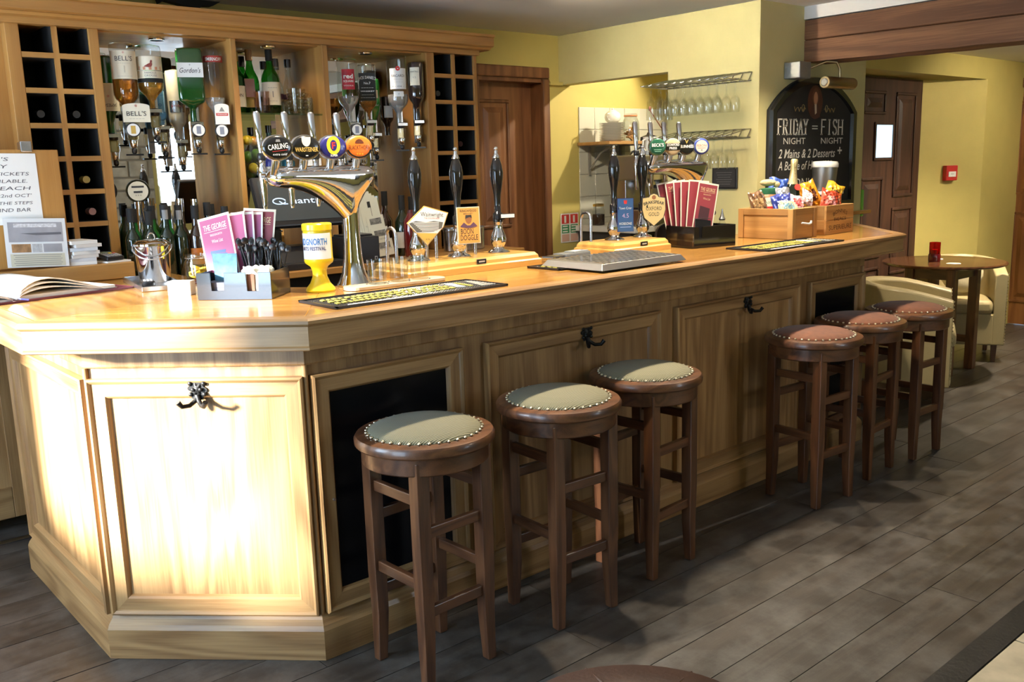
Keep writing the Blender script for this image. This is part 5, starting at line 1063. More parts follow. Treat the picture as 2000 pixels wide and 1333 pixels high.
for q in ((-.21,.21,-.077,-.071),(-.21,.21,.071,.077),(-.212,-.206,-.077,.077),(.206,.212,-.077,.077)): bx('tray_rim', STEEL, ty, q[0],q[1],q[2],q[3],0,.018, bev=.002)
ph = thing('cordless_phone', 'small black cordless phone lying on the steel tray', 'phone', (-.088,.985,ZT+.0035), math.radians(75)); MB().prism(rrect(.075,.046,.016),0,.022).build('handset', BLACKG, ph, bev=.006)
for i in range(3):
    for j in range(3): bx('key', M('key_grey',(.35,.36,.38),.3), ph, -.022+.016*i,-.012+.016*i,-.014+.011*j,-.007+.011*j,.022,.025)
pp = 'loose papers stacked on the back bar ledge'
for k in range(7): tag(MB().box(-.05,.05,-.075,.075,0,.013).build('paper_pad', M('paper_shade_%d' % (k%3),((.72,.72,.70),(.55,.56,.58),(.64,.62,.60))[k%3],.75), None, loc=(-.172+random.uniform(-.008,.008),1.475,1.1865+.0135*k), rot=(0,0,random.uniform(-.12,.12))), 'pad of paper in the pile beside the notice board, %s from the bottom' % ORD[k], 'paper', pp)
tag(MB().box(-.05,.05,-.06,.06,0,.006).build('envelope', WHITE, None, loc=(-.062,1.45,1.1865), rot=(0,0,.2)), 'white envelope under the calculator', 'envelope')
ca = thing('calculator', 'black desk calculator lying on a white envelope', 'calculator', (-.070,1.455,1.2015), math.radians(12), rot=(math.radians(8),0,math.radians(12))); bx('case', BLACK, ca, -.036,.036,-.055,.055,0,.016, bev=.004); bx('display', M('lcd',(.25,.30,.22),.2), ca, -.028,.028,.022,.042,.016,.0175)
for i in range(4):
    for j in range(4): bx('key', (RED if (i,j) == (3,3) else YELP if (i,j) == (2,3) else M('key_grey')), ca, -.030+.016*i,-.018+.016*i,-.046+.015*j,-.036+.015*j,.016,.019)
wc = thing('white_card_block', 'white block of cards standing beside the near caddy', 'card', (-.088,.655,ZT), math.radians(-47)); MB().box(-.05,.03,-.012,.03,0,.048).build('card_stack', WHITE, wc, bev=.001)

# ---- till
tl = thing('till', 'black touch screen till terminal behind the beer font', 'till', (.765,1.42,1.0905), math.radians(-3))
MB().prism([(-.13,-.10),(.13,-.10),(.11,.12),(-.11,.12)],0,.10,top=[(-.11,-.03),(.11,-.03),(.10,.10),(-.10,.10)]).build('base', BLACK, tl, bev=.006); bx('cash_drawer', BLACK, tl, -.15,.16,-.13,.15,0.0,.030, bev=.003)
Ts = TR(0,-.04,.30) @ RX(-24) ; MB().box(-.205,.205,-.0,.035,-.115,.125,Ts).build('screen_case', BLACK, tl, bev=.008); MB().box(-.182,.182,-.002,.0,-.088,.105,Ts).build('screen', M('dark_screen',(.035,.042,.045),.25,emit=.25), tl)
LB = M('screen_text',(.42,.55,.72),.4,emit=.7)
Tt = Ts @ TR(0.01,-.003,-.010) @ RX(90); txt('uantum',.030,Tt @ TR(.045,.0,0),LB,tl,w=.20,bold=.004)
MB().tube([(-.110+.030*math.cos(a),.014*math.sin(a)+.014,0) for a in [PI*(.05+1.85*i/20) for i in range(21)]],.0028,6,T=Tt).tube([(-.110,.014,0),(-.092,.0,0),(-.072,.0,0)],.0028,6,T=Tt).build('screen_logo', LB, tl, smooth=50)
pr_ = thing('receipt_printer', 'black receipt printer cube beside the till', 'printer', (1.03,1.36,1.0905), math.radians(-4)); MB().box(-.085,.085,-.075,.09,0,.125).build('case', BLACK, pr_, bev=.006); bx('lid', BLACK, pr_, -.075,.075,-.03,.085,.125,.134, bev=.004); txt('EPSON',.010,FACE(-.045,-.0765,.092),GREYP,pr_); patch(rect(.014,.018,.062,.022),FACE(0,-.0765,0),M('plate_print'),pr_,'button'); patch(rect(.008,.012,.062,.022),FACE(0,-.077,0),BLACK,pr_,'button')
lh = thing('leaflet_stand', 'clear leaflet stand filled with pale printed pub leaflets', 'leaflet stand', (1.22,1.56,1.0905), math.radians(-10)); 
PALE = M('pale_leaflet',(.62,.62,.52),.6)
bx('stand_base', glass('acrylic',(.9,.92,.9)), lh, -.09,.09,-.06,.06,0,.006); bx('stand_back', glass('acrylic'), lh, -.09,.09,.055,.058,.006,.30)
for k in range(9):
    Tl = TR(-.045+.009*k,-.02+.0-.008*k,.012+.0*k) @ RY(-7) @ RX(-8); h = .365-.010*k; MB().box(-.05,.05,-.001,.001,.0,h,Tl).build('leaflet', PALE, lh)
    if k in (0,8):
        Tf = Tl @ TR(0,-.0018,0) @ RX(90); patch(rect(.016,.03,.0,h-.030),Tf,BLACKM,lh,'leaflet_print'); patch(rect(.002,.09,.006,h-.085),Tf,BLACKM,lh,'leaflet_print'); txt('THE GEORGE',.009,Tf @ TR(0,h-.14,.0004),GREYP,lh,w=.08)
for k in range(3): Tl = TR(.035+.008*k,-.105-.005*k,.012) @ RY(-7) @ RX(-8); MB().box(-.045,.045,-.001,.001,0,.20-.06*k,Tl).build('leaflet', PALE, lh); Tf = Tl @ TR(0,-.0018,0) @ RX(90); patch(rect(.06,.03,.0,.172-.06*k),Tf,M('leaflet_photo',(.16,.16,.15),.6,noise=.7,nscale=60),lh,'leaflet_print'); txt('THE GEORGE',.008,Tf @ TR(0,.13-.05*k,.0004),GREYP,lh,w=.07)
# ================================================================== RIGHT END OF THE BAR
def packet(name, label, loc, rot, w_, h, mats, seed, cat='snack packet', txts=()):
    """puffed foil packet with crimped ends, local x across, z up, front towards -y"""
    r = random.Random(seed); w_ *= .88; h *= .92; cx_, cy_ = (2.888,.280) if loc[0] < 3.05 else (3.248,.262); loc = (cx_+(loc[0]-cx_)*.82, cy_+(loc[1]-cy_)*.82, loc[2]+.022); t = thing(name, label, cat, loc, 0, 'snack packets in the wooden boxes', rot=tuple(math.radians(a) for a in rot))
    ph = [r.uniform(0,6) for _ in range(4)]
    def f(sgn):
        def g(u, v):
            puff = math.sin(PI*u)**.6*math.sin(PI*v)**.5 if 0 < u < 1 and 0 < v < 1 else 0
            cr = .007*math.sin(15*u+ph[0]+4*v)*math.cos(11*v+ph[1])+.005*math.sin(27*u+14*v+ph[2])+.003*math.sin(40*v-20*u+ph[3])
            return ((u-.5)*w_*(1-.10*math.sin(PI*v)*.6), sgn*(-(.22*w_*puff)+cr*puff), v*h+.004*math.sin(9*u+ph[3])*(1 if v > .9 else 0))
        return g
    MB().grid(f(1),22,20).build('packet_front', mats[0], t, smooth=35, keepn=True); MB().grid(f(-1),14,12).build('packet_back', mats[-1], t, smooth=35)
    if len(mats) > 1:
        fr = f(1); pts = []
        b = MB(); b.grid(lambda u,v: tuple(Vector(fr(.22+.56*u,.28+.40*v))+Vector((0,-.0012,0))),8,6).build('packet_print', mats[1], t, smooth=35, keepn=True)
    return t
def foil(n, c, metal=.25): return M(n, c, .28, metal, coat=.3)
c1 = thing('wooden_box', 'wooden display box with corner posts and a small white hook on its end', 'box', (2.77,.120,ZT+.0005), math.radians(2))
W1, D1, H1 = .235,.315,.150
for x in (0,W1-.03):
    for y in (0,D1-.03): bx('corner_post', crate('z'), c1, x,x+.03,y,y+.03,0,H1, bev=.002)
for nm,q,ax in (('side_panel',(.008,.020,.03,D1-.03,.0,H1-.03),'y'),('side_panel',(W1-.02,W1-.008,.03,D1-.03,.0,H1-.03),'y'),('end_panel',(.03,W1-.03,.008,.02,0,H1-.03),'x'),('end_panel',(.03,W1-.03,D1-.02,D1-.008,0,H1-.03),'x'),
    ('top_rail',(.002,.026,.03,D1-.03,H1-.032,H1),'y'),('top_rail',(W1-.026,W1-.002,.03,D1-.03,H1-.032,H1),'y'),('top_rail',(.03,W1-.03,.002,.026,H1-.032,H1),'x'),('top_rail',(.03,W1-.03,D1-.026,D1-.002,H1-.032,H1),'x'),('base_board',(.02,W1-.02,.02,D1-.02,.0,.012),'x')): bx(nm, crate(ax), c1, *q, bev=.0015)
MB().tube([(.075,-.006,.078),(.135,-.012,.070),(.150,-.014,.074),(.153,-.014,.086)],[.0045,.0055,.006,.0055],8).build('small_hook', WHITE, c1, smooth=50)
c2 = thing('slatted_crate', 'two board wooden crate with stencilled black lettering', 'crate', (3.095,.130,ZT+.0005), math.radians(3))
W2, D2, H2 = .30,.27,.152
for z0,z1 in ((0,.073),(.077,.15)):
    bx('crate_board', crate('x'), c2, 0,W2,0,.012,z0,z1, bev=.0015); bx('crate_board', crate('x'), c2, 0,W2,D2-.012,D2,z0,z1, bev=.0015)
    bx('crate_board', crate('y'), c2, 0.0,.012,.012,D2-.012,z0,z1, bev=.0015); bx('crate_board', crate('y'), c2, W2-.012,W2,.012,D2-.012,z0,z1, bev=.0015)
bx('crate_base', crate('x'), c2, .012,W2-.012,.012,D2-.012,0,.01)
STEN = M('stencil_ink',(.05,.025,.012),.8)
txt('BONNES',.020,FACE(.15,-.0006,.110),STEN,c2,w=.15,arc=.16); txt('BIERES',.018,FACE(.15,-.0006,.068),STEN,c2,w=.13); txt('SUPERIEURE',.026,FACE(.155,-.0006,.022),STEN,c2,w=.25)
# contents
zt = ZT+.013
packet('snack_packet','brown cellophane packet of nuts at the left of the wooden box',(2.83,.36,zt+.07),(-12,-14,-62),.11,.15,[M('cellophane_brown',(.16,.09,.05),.2,coat=.8,noise=.6,nscale=40),M('nut_print',(.35,.22,.10),.3,noise=.6,nscale=60)],1)
packet('snack_packet','yellow and tan crisp packet lying at the left of the wooden box',(2.82,.41,zt+.06),(-20,20,-50),.10,.14,[foil('tan_foil',(.45,.33,.10)),INK],2)
packet('snack_packet','blue and white crisp packet in the wooden box',(2.88,.22,zt+.06),(-25,-8,-40),.12,.15,[foil('blue_foil',(.03,.05,.28)),WHITE],3)
packet('snack_packet','pale yellow packet at the front of the wooden box',(2.84,.17,zt+.07),(-50,6,-44),.12,.13,[foil('pale_yellow_foil',(.66,.58,.30)),foil('teal_print',(.10,.22,.30))],4)
packet('snack_packet','bright blue crisp packet behind the champagne bottle',(2.98,.37,zt+.10),(-8,10,-40),.12,.18,[foil('bright_blue_foil',(.03,.08,.38)),WHITE],5)
packet('snack_packet','silver and white packet in the middle of the wooden box',(2.93,.25,zt+.10),(-16,-6,-30),.09,.13,[foil('silver_foil',(.45,.46,.50),.7),WHITE],6)
packet('snack_packet','pink and white packet at the end of the wooden box',(2.94,.175,zt+.09),(-38,14,-28),.10,.12,[foil('pink_foil',(.62,.40,.42)),RED],7)
packet('snack_packet','orange triangular tortilla packet in the slatted crate',(3.22,.27,zt+.09),(-14,-22,-30),.13,.17,[foil('orange_foil',(.72,.30,.02)),foil('dark_brown_foil',(.10,.03,.02))],8)
packet('snack_packet','yellow and orange packet behind the red one in the slatted crate',(3.31,.24,zt+.10),(-10,26,-34),.12,.15,[foil('amber_foil',(.75,.42,.03)),foil('dark_brown_foil',(.10,.03,.02))],9)
packet('snack_packet','red packet with pink print in the slatted crate',(3.21,.18,zt+.08),(-18,18,-30),.12,.13,[foil('red_foil',(.42,.05,.02)),foil('coral_print',(.75,.30,.26))],10)
packet('snack_packet','orange and red packet in the corner of the slatted crate',(3.31,.19,zt+.07),(-14,8,-26),.10,.12,[foil('red_orange_foil',(.62,.12,.03)),foil('salmon_print',(.80,.40,.28))],11)
packet('snack_packet','pink packet lying between the two wooden boxes',(3.06,.24,zt+.12),(-30,30,-20),.09,.10,[foil('pink_foil',(.62,.40,.42)),WHITE],12)
nj = thing('nut_jar', 'squat jar with green lid band and cream label in the wooden box', 'jar', (2.893,.340,zt+.06), math.radians(-38), rot=(math.radians(-6),0,math.radians(-38)))
MB().lathe([(.048,0),(.050,.005),(.050,.135),(.044,.145)],28).build('jar_body', M('nut_jar_body',(.30,.16,.07),.4,noise=.5,nscale=50), nj, smooth=40); MB().shell(.0508,.06,.125,-1.3,1.3,14).build('label', CREAM, nj, smooth=50, keepn=True); MB().lathe([(.046,.142),(.048,.146),(.048,.172),(.044,.175)],28).build('lid', M('lid_green',(.02,.13,.06),.4), nj, smooth=40)
txt('SNYDERS',.015,TR(0,0,.092),M('dark_green_text',(.03,.10,.04),.5),nj,w=.075,wrap=.0516); MB().shell(.0512,.065,.08,-.9,.9,12).build('label_stripe', RED, nj, smooth=50, keepn=True)
tdy = thing('soft_toy', 'small beige soft toy lying on top of the green lidded jar', 'toy', (2.898,.352,zt+.248), math.radians(-35)); MB().ball((0,0,.016),.045,.024,.018,14,9).ball((.045,-.004,.006),.018,.016,.016,10,7).build('body', M('beige_plush',(.52,.42,.22),.9,bump=.4,bscale=150), tdy, smooth=80)
ch = thing('champagne_bottle', 'champagne bottle with gold foil neck and red seal standing in the wooden box', 'bottle', (2.985,.275,zt+.04), 0, rot=(math.radians(-2),math.radians(4),math.radians(-32)))
MB().lathe([(.040,0),(.044,.006),(.044,.15),(.036,.185),(.026,.215)],28).build('glass', M('champagne_glass',(.008,.012,.006),.08,coat=1), ch, smooth=50); MB().lathe([(.0285,.205),(.021,.24),(.0165,.275),(.0165,.305),(.018,.31),(.018,.335),(.014,.342)],24).build('gold_foil', M('pale_gold_foil',(.70,.58,.30),.38,.7,bump=.3,bscale=200), ch, smooth=50)
MB().shell(.0375,.163,.185,-1.6,1.6,16,r1=.0345).build('collar_label', BLACKG, ch, smooth=50, keepn=True); MB().lathe([(.0,.0),(.017,.0),(.017,.003)],20,T=TR(.012,-.034,.197) @ RX(72)).build('red_seal', M('seal_red',(.62,.05,.04),.35), ch); MB().shell(.0455,.05,.115,-1,1,14).build('label', BLACKG, ch, keepn=True); MB().shell(.0445,.146,.152,-2,2,20).build('gold_band', GOLD, ch, keepn=True)
for k,c in enumerate('MOET'): txt(c,.009,TR(0,0,.292-.015*k) @ TR(0,0,0),M('foil_text',(.25,.18,.06),.5),ch,wrap=.0185+.0014*k)
tu = thing('sweet_tub', 'dark purple tub with white lid standing behind the slatted crate', 'tub', (3.60,.455,ZT)); MB().lathe([(.088,0),(.090,.003),(.104,.19)],36).build('tub_body', M('purple_plastic',(.045,.015,.07),.35), tu, smooth=40); MB().lathe([(.104,.19),(.113,.192),(.114,.204),(.108,.207),(.0,.207)],36).build('lid', WHITE, tu, smooth=40)
sv = thing('silver_canister', 'silver canister with white lid standing on the purple tub', 'canister', (3.605,.452,ZT+.2075), 0, rot=(0,math.radians(3),0)); MB().lathe([(.060,0),(.061,.003),(.070,.135)],36).build('canister_body', M('satin_silver',(.42,.42,.41),.38,1), sv, smooth=40); MB().lathe([(.0725,.133),(.074,.137),(.074,.155),(.068,.166),(.03,.170),(.0,.170)],36).build('lid', CERAMIC, sv, smooth=45)
gc = thing('green_cloth', 'bright green cloth hanging on the end of the pillar', 'cloth', (4.315,.62,1.14)); MB().box(-.012,.012,-.03,.02,0,.17).build('cloth_body', M('lime_cloth',(.18,.50,.06),.8,bump=.4), gc, bev=.008)
sb = thing('black_holder', 'rounded black plastic holder behind the far caddy', 'holder', (2.30,.53,ZT), math.radians(-36)); MB().prism([(-.06,0),(.06,0)]+[(.06*math.cos(a),.045+.06*math.sin(a)) for a in [PI*i/14 for i in range(15)]],0,.03,RX(90)).build('holder_body', BLACK, sb, bev=.004)
fl_ = thing('leaning_card', 'thin steel framed card standing in front of the maroon wine lists', 'card', caddy_item(C2,R2_,.075,.02,.045), 0, rot=(math.radians(-8),math.radians(8),math.radians(R2_))); bx('card_face', BLACK, fl_, -.05,.05,0,.001,0,.085); MB().tube([(-.05,-.001,.0),(-.05,-.001,.085),(.05,-.001,.095)],.0015,5).build('card_edge', STEEL, fl_)

# ================================================================== PILLAR: CHALKBOARD, LAMP, RACKS
cb = thing('chalkboard', 'arched black chalkboard advertising Friday fish night on the pillar', 'chalkboard', (3.695,.60,0))
def arch(hw, zb, zs, rise, n=24):
    R_ = (hw*hw+rise*rise)/(2*rise); zc = zs+rise-R_; a0 = math.asin(hw/R_)
    return [(-hw,zb),(hw,zb)]+[(R_*math.sin(a0-2*a0*i/n), zc+R_*math.cos(a0-2*a0*i/n)) for i in range(n+1)]
patch(arch(.455,1.21,1.785,.193),FACE(0,-.022,0),BLACKM,cb,'board',thick=.02)
o1, o2 = arch(.455,1.21,1.785,.193), arch(.405,1.26,1.775,.160); n = len(o1)
b = MB(); b.add([(x,-.022,z) for x,z in o1]+[(x*.985,-.040,1.6+(z-1.6)*.985) for x,z in o1]+[(x*1.02,-.040,1.6+(z-1.6)*1.01) for x,z in o2]+[(x,-.022,z) for x,z in o2],[(k*n+i,k*n+(i+1)%n,(k+1)*n+(i+1)%n,(k+1)*n+i) for k in range(3) for i in range(n)]); b.build('frame', BLACKG, cb, smooth=30)
CHK = M('chalk_paint',(.66,.64,.58),.8); Yb = -.0228
def chalk(s,h,x,z,w_,**k): txt(s,h,FACE(x-3.695,Yb,z),CHK,cb,w=w_,name='chalk_lettering',**k)
STROKES = dict(F=([[(0,0),(0,1)],[(0,1),(.58,1)],[(0,.52),(.42,.52)]],[(0,0)]), R=([[(0,0),(0,1)],[(0,1),(.38,1),(.55,.88),(.55,.66),(.38,.54),(0,.54)],[(.24,.54),(.6,0)]],[(0,0),(.6,0)]), I=([[(.3,0),(.3,1)]],[(.3,0),(.3,1)]),
  D=([[(0,0),(0,1)],[(0,1),(.34,1),(.56,.8),(.6,.5),(.56,.2),(.34,0),(0,0)]],[]), A=([[(0,0),(.3,1),(.6,0)],[(.12,.36),(.48,.36)]],[(0,0),(.6,0)]), Y=([[(0,1),(.3,.5),(.6,1)],[(.3,.5),(.3,0)]],[(.3,0),(0,1),(.6,1)]),
  S=([[(.56,.84),(.42,1),(.16,1),(.03,.82),(.14,.6),(.46,.44),(.58,.2),(.42,0),(.14,0),(.01,.16)]],[]), H=([[(0,0),(0,1)],[(.6,0),(.6,1)],[(0,.5),(.6,.5)]],[(0,0),(.6,0),(0,1),(.6,1)]))
def chalk_caps(word, h, x, z, w_):
    """narrow slab serif capitals painted in chalk, one mesh for each letter"""
    pitch = w_/len(word); lw = pitch*.72; t = .0075
    for i, c in enumerate(word):
        ox = x-w_/2+pitch*i+pitch*.14-3.695; mb = MB(); segs, ser = STROKES[c]
        P2 = lambda q: (ox+q[0]/.6*lw, z+q[1]*h)
        def bar(p, q, tt):
            d = Vector((q[0]-p[0],q[1]-p[1])); L_ = d.length; d /= L_; nn = Vector((-d.y,d.x))*tt; e = d*tt*.6
            mb.add([(p[0]-e.x+nn.x,Yb,p[1]-e.y+nn.y),(p[0]-e.x-nn.x,Yb,p[1]-e.y-nn.y),(q[0]+e.x-nn.x,Yb,q[1]+e.y-nn.y),(q[0]+e.x+nn.x,Yb,q[1]+e.y+nn.y)],[(0,1,2,3)])
        for sg in segs:
            for p, q in zip(sg,sg[1:]): bar(P2(p),P2(q),t*(.5 if abs(p[1]-q[1]) < .05 else .85))
        for q in ser: p = P2(q); bar((p[0]-.010,p[1]),(p[0]+.010,p[1]),t*.5)
        mb.build('chalk_letter', CHK, cb, keepn=True)
chalk_caps('FRIDAY',.083,3.472,1.652,.31); chalk_caps('FISH',.085,3.890,1.652,.25); chalk('NIGHT',.037,3.490,1.598,.225); chalk('NIGHT',.037,3.893,1.598,.245); chalk('=',.05,3.700,1.668,.06)
chalk('2 Mains & 2 Desserts',.052,3.632,1.520,.60,ital=.25,bold=.008); chalk('+',.06,3.985,1.528,.05,bold=.02); chalk('A Bottle of House Wine',.052,3.645,1.452,.63,ital=.25); chalk('ONLY £',.050,3.650,1.355,.30,ital=.1)
patch(disc(.080,28,0,1.835,.095),FACE(-.0,Yb-.0002,0),M('portrait_ground',(.07,.018,.012),.5),cb,'portrait'); SK = M('portrait_skin',(.45,.22,.12),.5)
patch([(-.05,1.755),(-.04,1.80),(-.02,1.82),(.03,1.82),(.055,1.79),(.055,1.752),(.02,1.742)],FACE(0,Yb-.0006,0),M('portrait_coat',(.05,.012,.012),.5),cb,'portrait'); patch(disc(.036,20,.004,1.868,.05),FACE(0,Yb-.0006,0),M('portrait_wig',(.12,.045,.025),.5),cb,'portrait'); patch(disc(.021,20,.004,1.858,.036),FACE(0,Yb-.001,0),SK,cb,'portrait'); patch([(-.008,1.826),(.014,1.826),(.018,1.775),(.0,1.765)],FACE(0,Yb-.001,0),M('portrait_cravat',(.55,.45,.33),.5),cb,'portrait')
FLO = M('faded_gold_print',(.20,.15,.06),.6)
for s in (-1,1):
    MB().tube([(s*(.10+.013*k),0,1.795+.014*math.sin(2.2*k)) for k in range(10)],.0025,5,T=TR(0,Yb,0)).tube([(s*(.125+.014*math.cos(a)),0,1.80+.02*math.sin(a)) for a in [2*PI*i/12 for i in range(13)]],.0022,5,T=TR(0,Yb,0)).build('scroll_ornament', FLO, cb)
pl = thing('picture_light', 'brass picture light with grey junction box above the chalkboard', 'lamp', (3.47,.60,1.99))
bx('junction_box', M('galvanised',(.34,.35,.34),.45,.8,bump=.3,bscale=60), pl, -.07,.045,-.10,0,-.035,.055, bev=.005); MB().tube([(.04,-.05,.01),(.09,-.08,.03),(.15,-.13,.06),(.20,-.165,.055),(.22,-.175,.02),(.222,-.176,-.03)],.007,10).build('arm', M('dull_brass',(.36,.28,.15),.35,1), pl, smooth=50)
MB().lathe([(.030,0),(.033,.004),(.033,.30),(.030,.304)],24,T=TR(.06,-.176,-.06) @ RY(90)).build('lamp_shade', M('dull_brass'), pl, smooth=40); MB().lathe([(.018,0),(.022,.004)],18,T=TR(.054,-.176,-.06) @ RY(90)).build('end_cap', STEEL, pl)
nt_ = thing('wall_notice', 'small framed black notice below the lower glass rack', 'notice', (3.163,.812,1.417), math.radians(-90)); bx('frame', BLACK, nt_, -.085,.085,-.012,0,-.06,.06, bev=.002); bx('notice_face', M('dark_grey_face',(.03,.03,.032),.4), nt_, -.075,.075,-.014,-.012,-.05,.05); txt('OVER THE LAW',.010,FACE(0,-.0145,.030),M('plate_print'),nt_,w=.12) if False else None
for k in range(6): patch(rect(.11-.012*(k%3),.004,0,.032-.013*k),FACE(0,-.0146,0),M('notice_print',(.09,.09,.09),.5),nt_,'notice_line')
ad = thing('charger', 'black plug in charger with hanging cable on the pillar wall', 'charger', (3.163,1.10,1.19), math.radians(-90)); bx('plug', BLACK, ad, -.025,.025,-.05,0,0,.08, bev=.005); MB().tube([(0,-.03,.0),(0.01,-.03,-.06),(-.01,-.03,-.13),(.05,-.03,-.2),(.09,-.03,-.27)],.003,6).build('cable', BLACK, ad, smooth=50)

WIRE = M('dull_chrome_wire',(.50,.49,.45),.25,1)
def glass_rack(z, label, nslots=10):
    t = thing('glass_rack', label, 'glass rack', (3.165,0,z))
    ys = [.655+.058*i for i in range(nslots+1)]
    for dz in (0,.045): MB().tube([(-.008,ys[0]-.01,dz),(-.008,ys[-1]+.01,dz)],.0035,8).build('rail', WIRE, t, smooth=50)
    MB().tube([(-.115,ys[0],.003),(-.115,ys[-1],.003)],.003,8).build('rail', WIRE, t, smooth=50)
    for y in ys: MB().tube([(-.006,y-.012,.045),(-.03,y-.012,.045),(-.235,y-.012,.008),(-.240,y,.004),(-.235,y+.012,.008),(-.03,y+.012,.0),(-.006,y+.012,.0),(-.006,y-.012,.045)],.0028,6).build('prong', WIRE, t, smooth=50)
    return ys
HG = glass('wine_glass',(.955,.96,.95),ior=1.5)
src = {}
def hang(kind, x, y, z, label):
    if kind not in src:
        s = thing('wine_glass', label, 'wine glass', (0,0,0))
        if kind == 'wine': pr = [(.0275,0),(.0275,-.002),(.006,-.007),(.004,-.012),(.004,-.075),(.010,-.085),(.023,-.102),(.0285,-.125),(.028,-.15),(.0245,-.178),(.0232,-.178),(.0268,-.15),(.0272,-.125),(.021,-.105),(.003,-.09)]
        else: pr = [(.0275,0),(.0275,-.002),(.006,-.007),(.004,-.012),(.0045,-.055),(.012,-.066),(.024,-.09),(.027,-.14),(.026,-.195),(.0245,-.195),(.0255,-.14),(.022,-.095),(.003,-.072)]
        MB().lathe(pr[::-1],20).build('glass_body', HG, s, smooth=60); src[kind] = s; o = s
    else: o = copy_tree(src[kind])
    o.location = (x,y,z); tag(o, label, 'wine glass', 'stemmed glasses hanging in the racks')
ys = glass_rack(1.945,'upper wire glass rack on the pillar wall')
for i in range(10): 
    for x,row in ((2.975,'outer'),(3.065,'inner')):
        if i == 0 and row == 'outer': continue
        hang('flute' if i > 7 else 'wine', x, (ys[i]+ys[i+1])/2, 1.955, ('champagne flute' if i > 7 else 'wine glass') + ' hanging in the %s row of the upper rack, %s from the chalkboard end' % (row, ORD[i]))
ys = glass_rack(1.640,'lower wire glass rack on the pillar wall',9)
for i in range(7): hang('wine', 3.04, (ys[i]+ys[i+1])/2, 1.65, 'wine glass hanging from the lower rack, %s from the chalkboard end' % ORD[i])

# ================================================================== KITCHEN NOOK
wb = bpy.data.objects['wall_back']
TILE = M('white_tile',(.62,.62,.53),.18,coat=.4)
tmesh = MB().box(-.0755,.0755,-.008,0,-.0745,.0745).mesh('tile', TILE)
for i in range(8):
    for j in range(6):
        o = bpy.data.objects.new('tile', tmesh); COL.objects.link(o); o.parent = wb; o.location = (3.342+.077+.154*i,2.169,1.907-.076-.153*j); md = o.modifiers.new('bevel','BEVEL'); md.width = .0025; md.segments = 1
bx('tile_grout', M('grout',(.40,.39,.33),.9), wb, 3.345,4.59,2.165,2.17,1.0,1.905)
tag(bx('nook_worktop', M('white_laminate',(.62,.62,.58),.35), None, 3.28,4.59,1.60,2.15,1.065,1.105, bev=.004), 'white laminate worktop under the coffee machine', 'worktop')
cupb = thing('nook_cupboard', 'dark base cupboard under the white worktop', 'cupboard', (3.30,1.66,0)); bx('carcass', M('dark_grey_board',(.04,.04,.04),.6), cupb, 0,1.27,0,.48,0,1.064); bx('door', M('dark_grey_board'), cupb, .02,.6,-.016,0,.12,1.05); bx('door', M('dark_grey_board'), cupb, .62,1.2,-.016,0,.12,1.05)
shf = thing('wall_shelf', 'wooden wall shelf on grey brackets with plates and biscuit jar', 'shelf', (3.32,1.86,1.645)); bx('board', crate('x'), shf, 0,.54,0,.30,0,.021, bev=.002)
for x in (.10,.42): MB().box(x,x+.02,.02,.295,-.006,0).box(x,x+.02,.285,.297,-.20,0).tube([(x+.01,.06,-.004),(x+.01,.18,-.05),(x+.01,.285,-.16)],.007,6).build('bracket', M('grey_bracket',(.30,.29,.26),.5), shf)
zp = 1.6665
for k in range(12):
    tag(MB().lathe([(.045,0),(.055,.0015),(.086,.0085),(.087,.0098),(.055,.004),(.0,.003)],36).build('plate', CERAMIC, None, loc=(3.475,1.98,zp+.0104*k), smooth=50), 'white plate in the tall stack on the wall shelf, %s from the bottom' % ORD[k], 'plate', 'stack of white plates')
tp = thing('teapot', 'round white teapot on top of the plate stack', 'teapot', (3.485,1.98,zp+.0104*12+.004), math.radians(15))
MB().lathe([(.034,0),(.048,.01),(.056,.032),(.052,.054),(.038,.068),(.028,.072)],28).build('pot_body', CERAMIC, tp, smooth=50); MB().lathe([(.030,.071),(.022,.079),(.005,.082)],20).ball((0,0,.087),.008).build('lid', CERAMIC, tp, smooth=50); MB().tube([(-.048,0,.055),(-.076,0,.055),(-.082,0,.035),(-.070,0,.018),(-.050,0,.018)],.005,8).build('handle', CERAMIC, tp, smooth=50); MB().tube([(.048,0,.025),(.068,0,.04),(.080,0,.062)],[.011,.008,.006],10).build('spout', CERAMIC, tp, smooth=50)
bj = thing('biscuit_jar', 'clear clip top jar half full of biscuits on the wall shelf', 'jar', (3.655,1.97,zp)); MB().lathe([(.056,0),(.060,.005),(.060,.13),(.050,.152),(.044,.158),(.044,.172),(.041,.172),(.041,.158),(.046,.152),(.057,.128),(.057,.008),(.0,.006)],32).build('glass_body', GLASS, bj, smooth=40); MB().lathe([(.046,.172),(.047,.182),(.040,.188),(.0,.189)],28).build('lid', GLASS, bj, smooth=40); MB().lathe([(.0465,.168),(.0475,.173),(.0465,.177)],28).build('rubber_seal', M('orange_rubber',(.50,.20,.08),.5), bj, smooth=40)
BIS = M('biscuit',(.52,.27,.09),.8,noise=.2,nscale=60,bump=.3); rb = random.Random(5)
for k in range(16):
    a = rb.uniform(0,2*PI); rr = .033*math.sqrt(rb.random()); tag(MB().lathe([(.019,0),(.022,.003),(.022,.007),(.018,.011),(.0,.012)],16).build('biscuit', BIS, None, loc=(3.655+rr*math.cos(a),1.97+rr*math.sin(a),zp+.009+.0048*k), rot=(rb.uniform(-.8,.8),rb.uniform(-.8,.8),0), smooth=40), 'golden round biscuit inside the clip top jar', 'biscuit', 'biscuits in the jar')
cf = thing('coffee_machine', 'steel espresso machine with black handles in the kitchen nook', 'coffee machine', (3.37,1.60,1.1055))
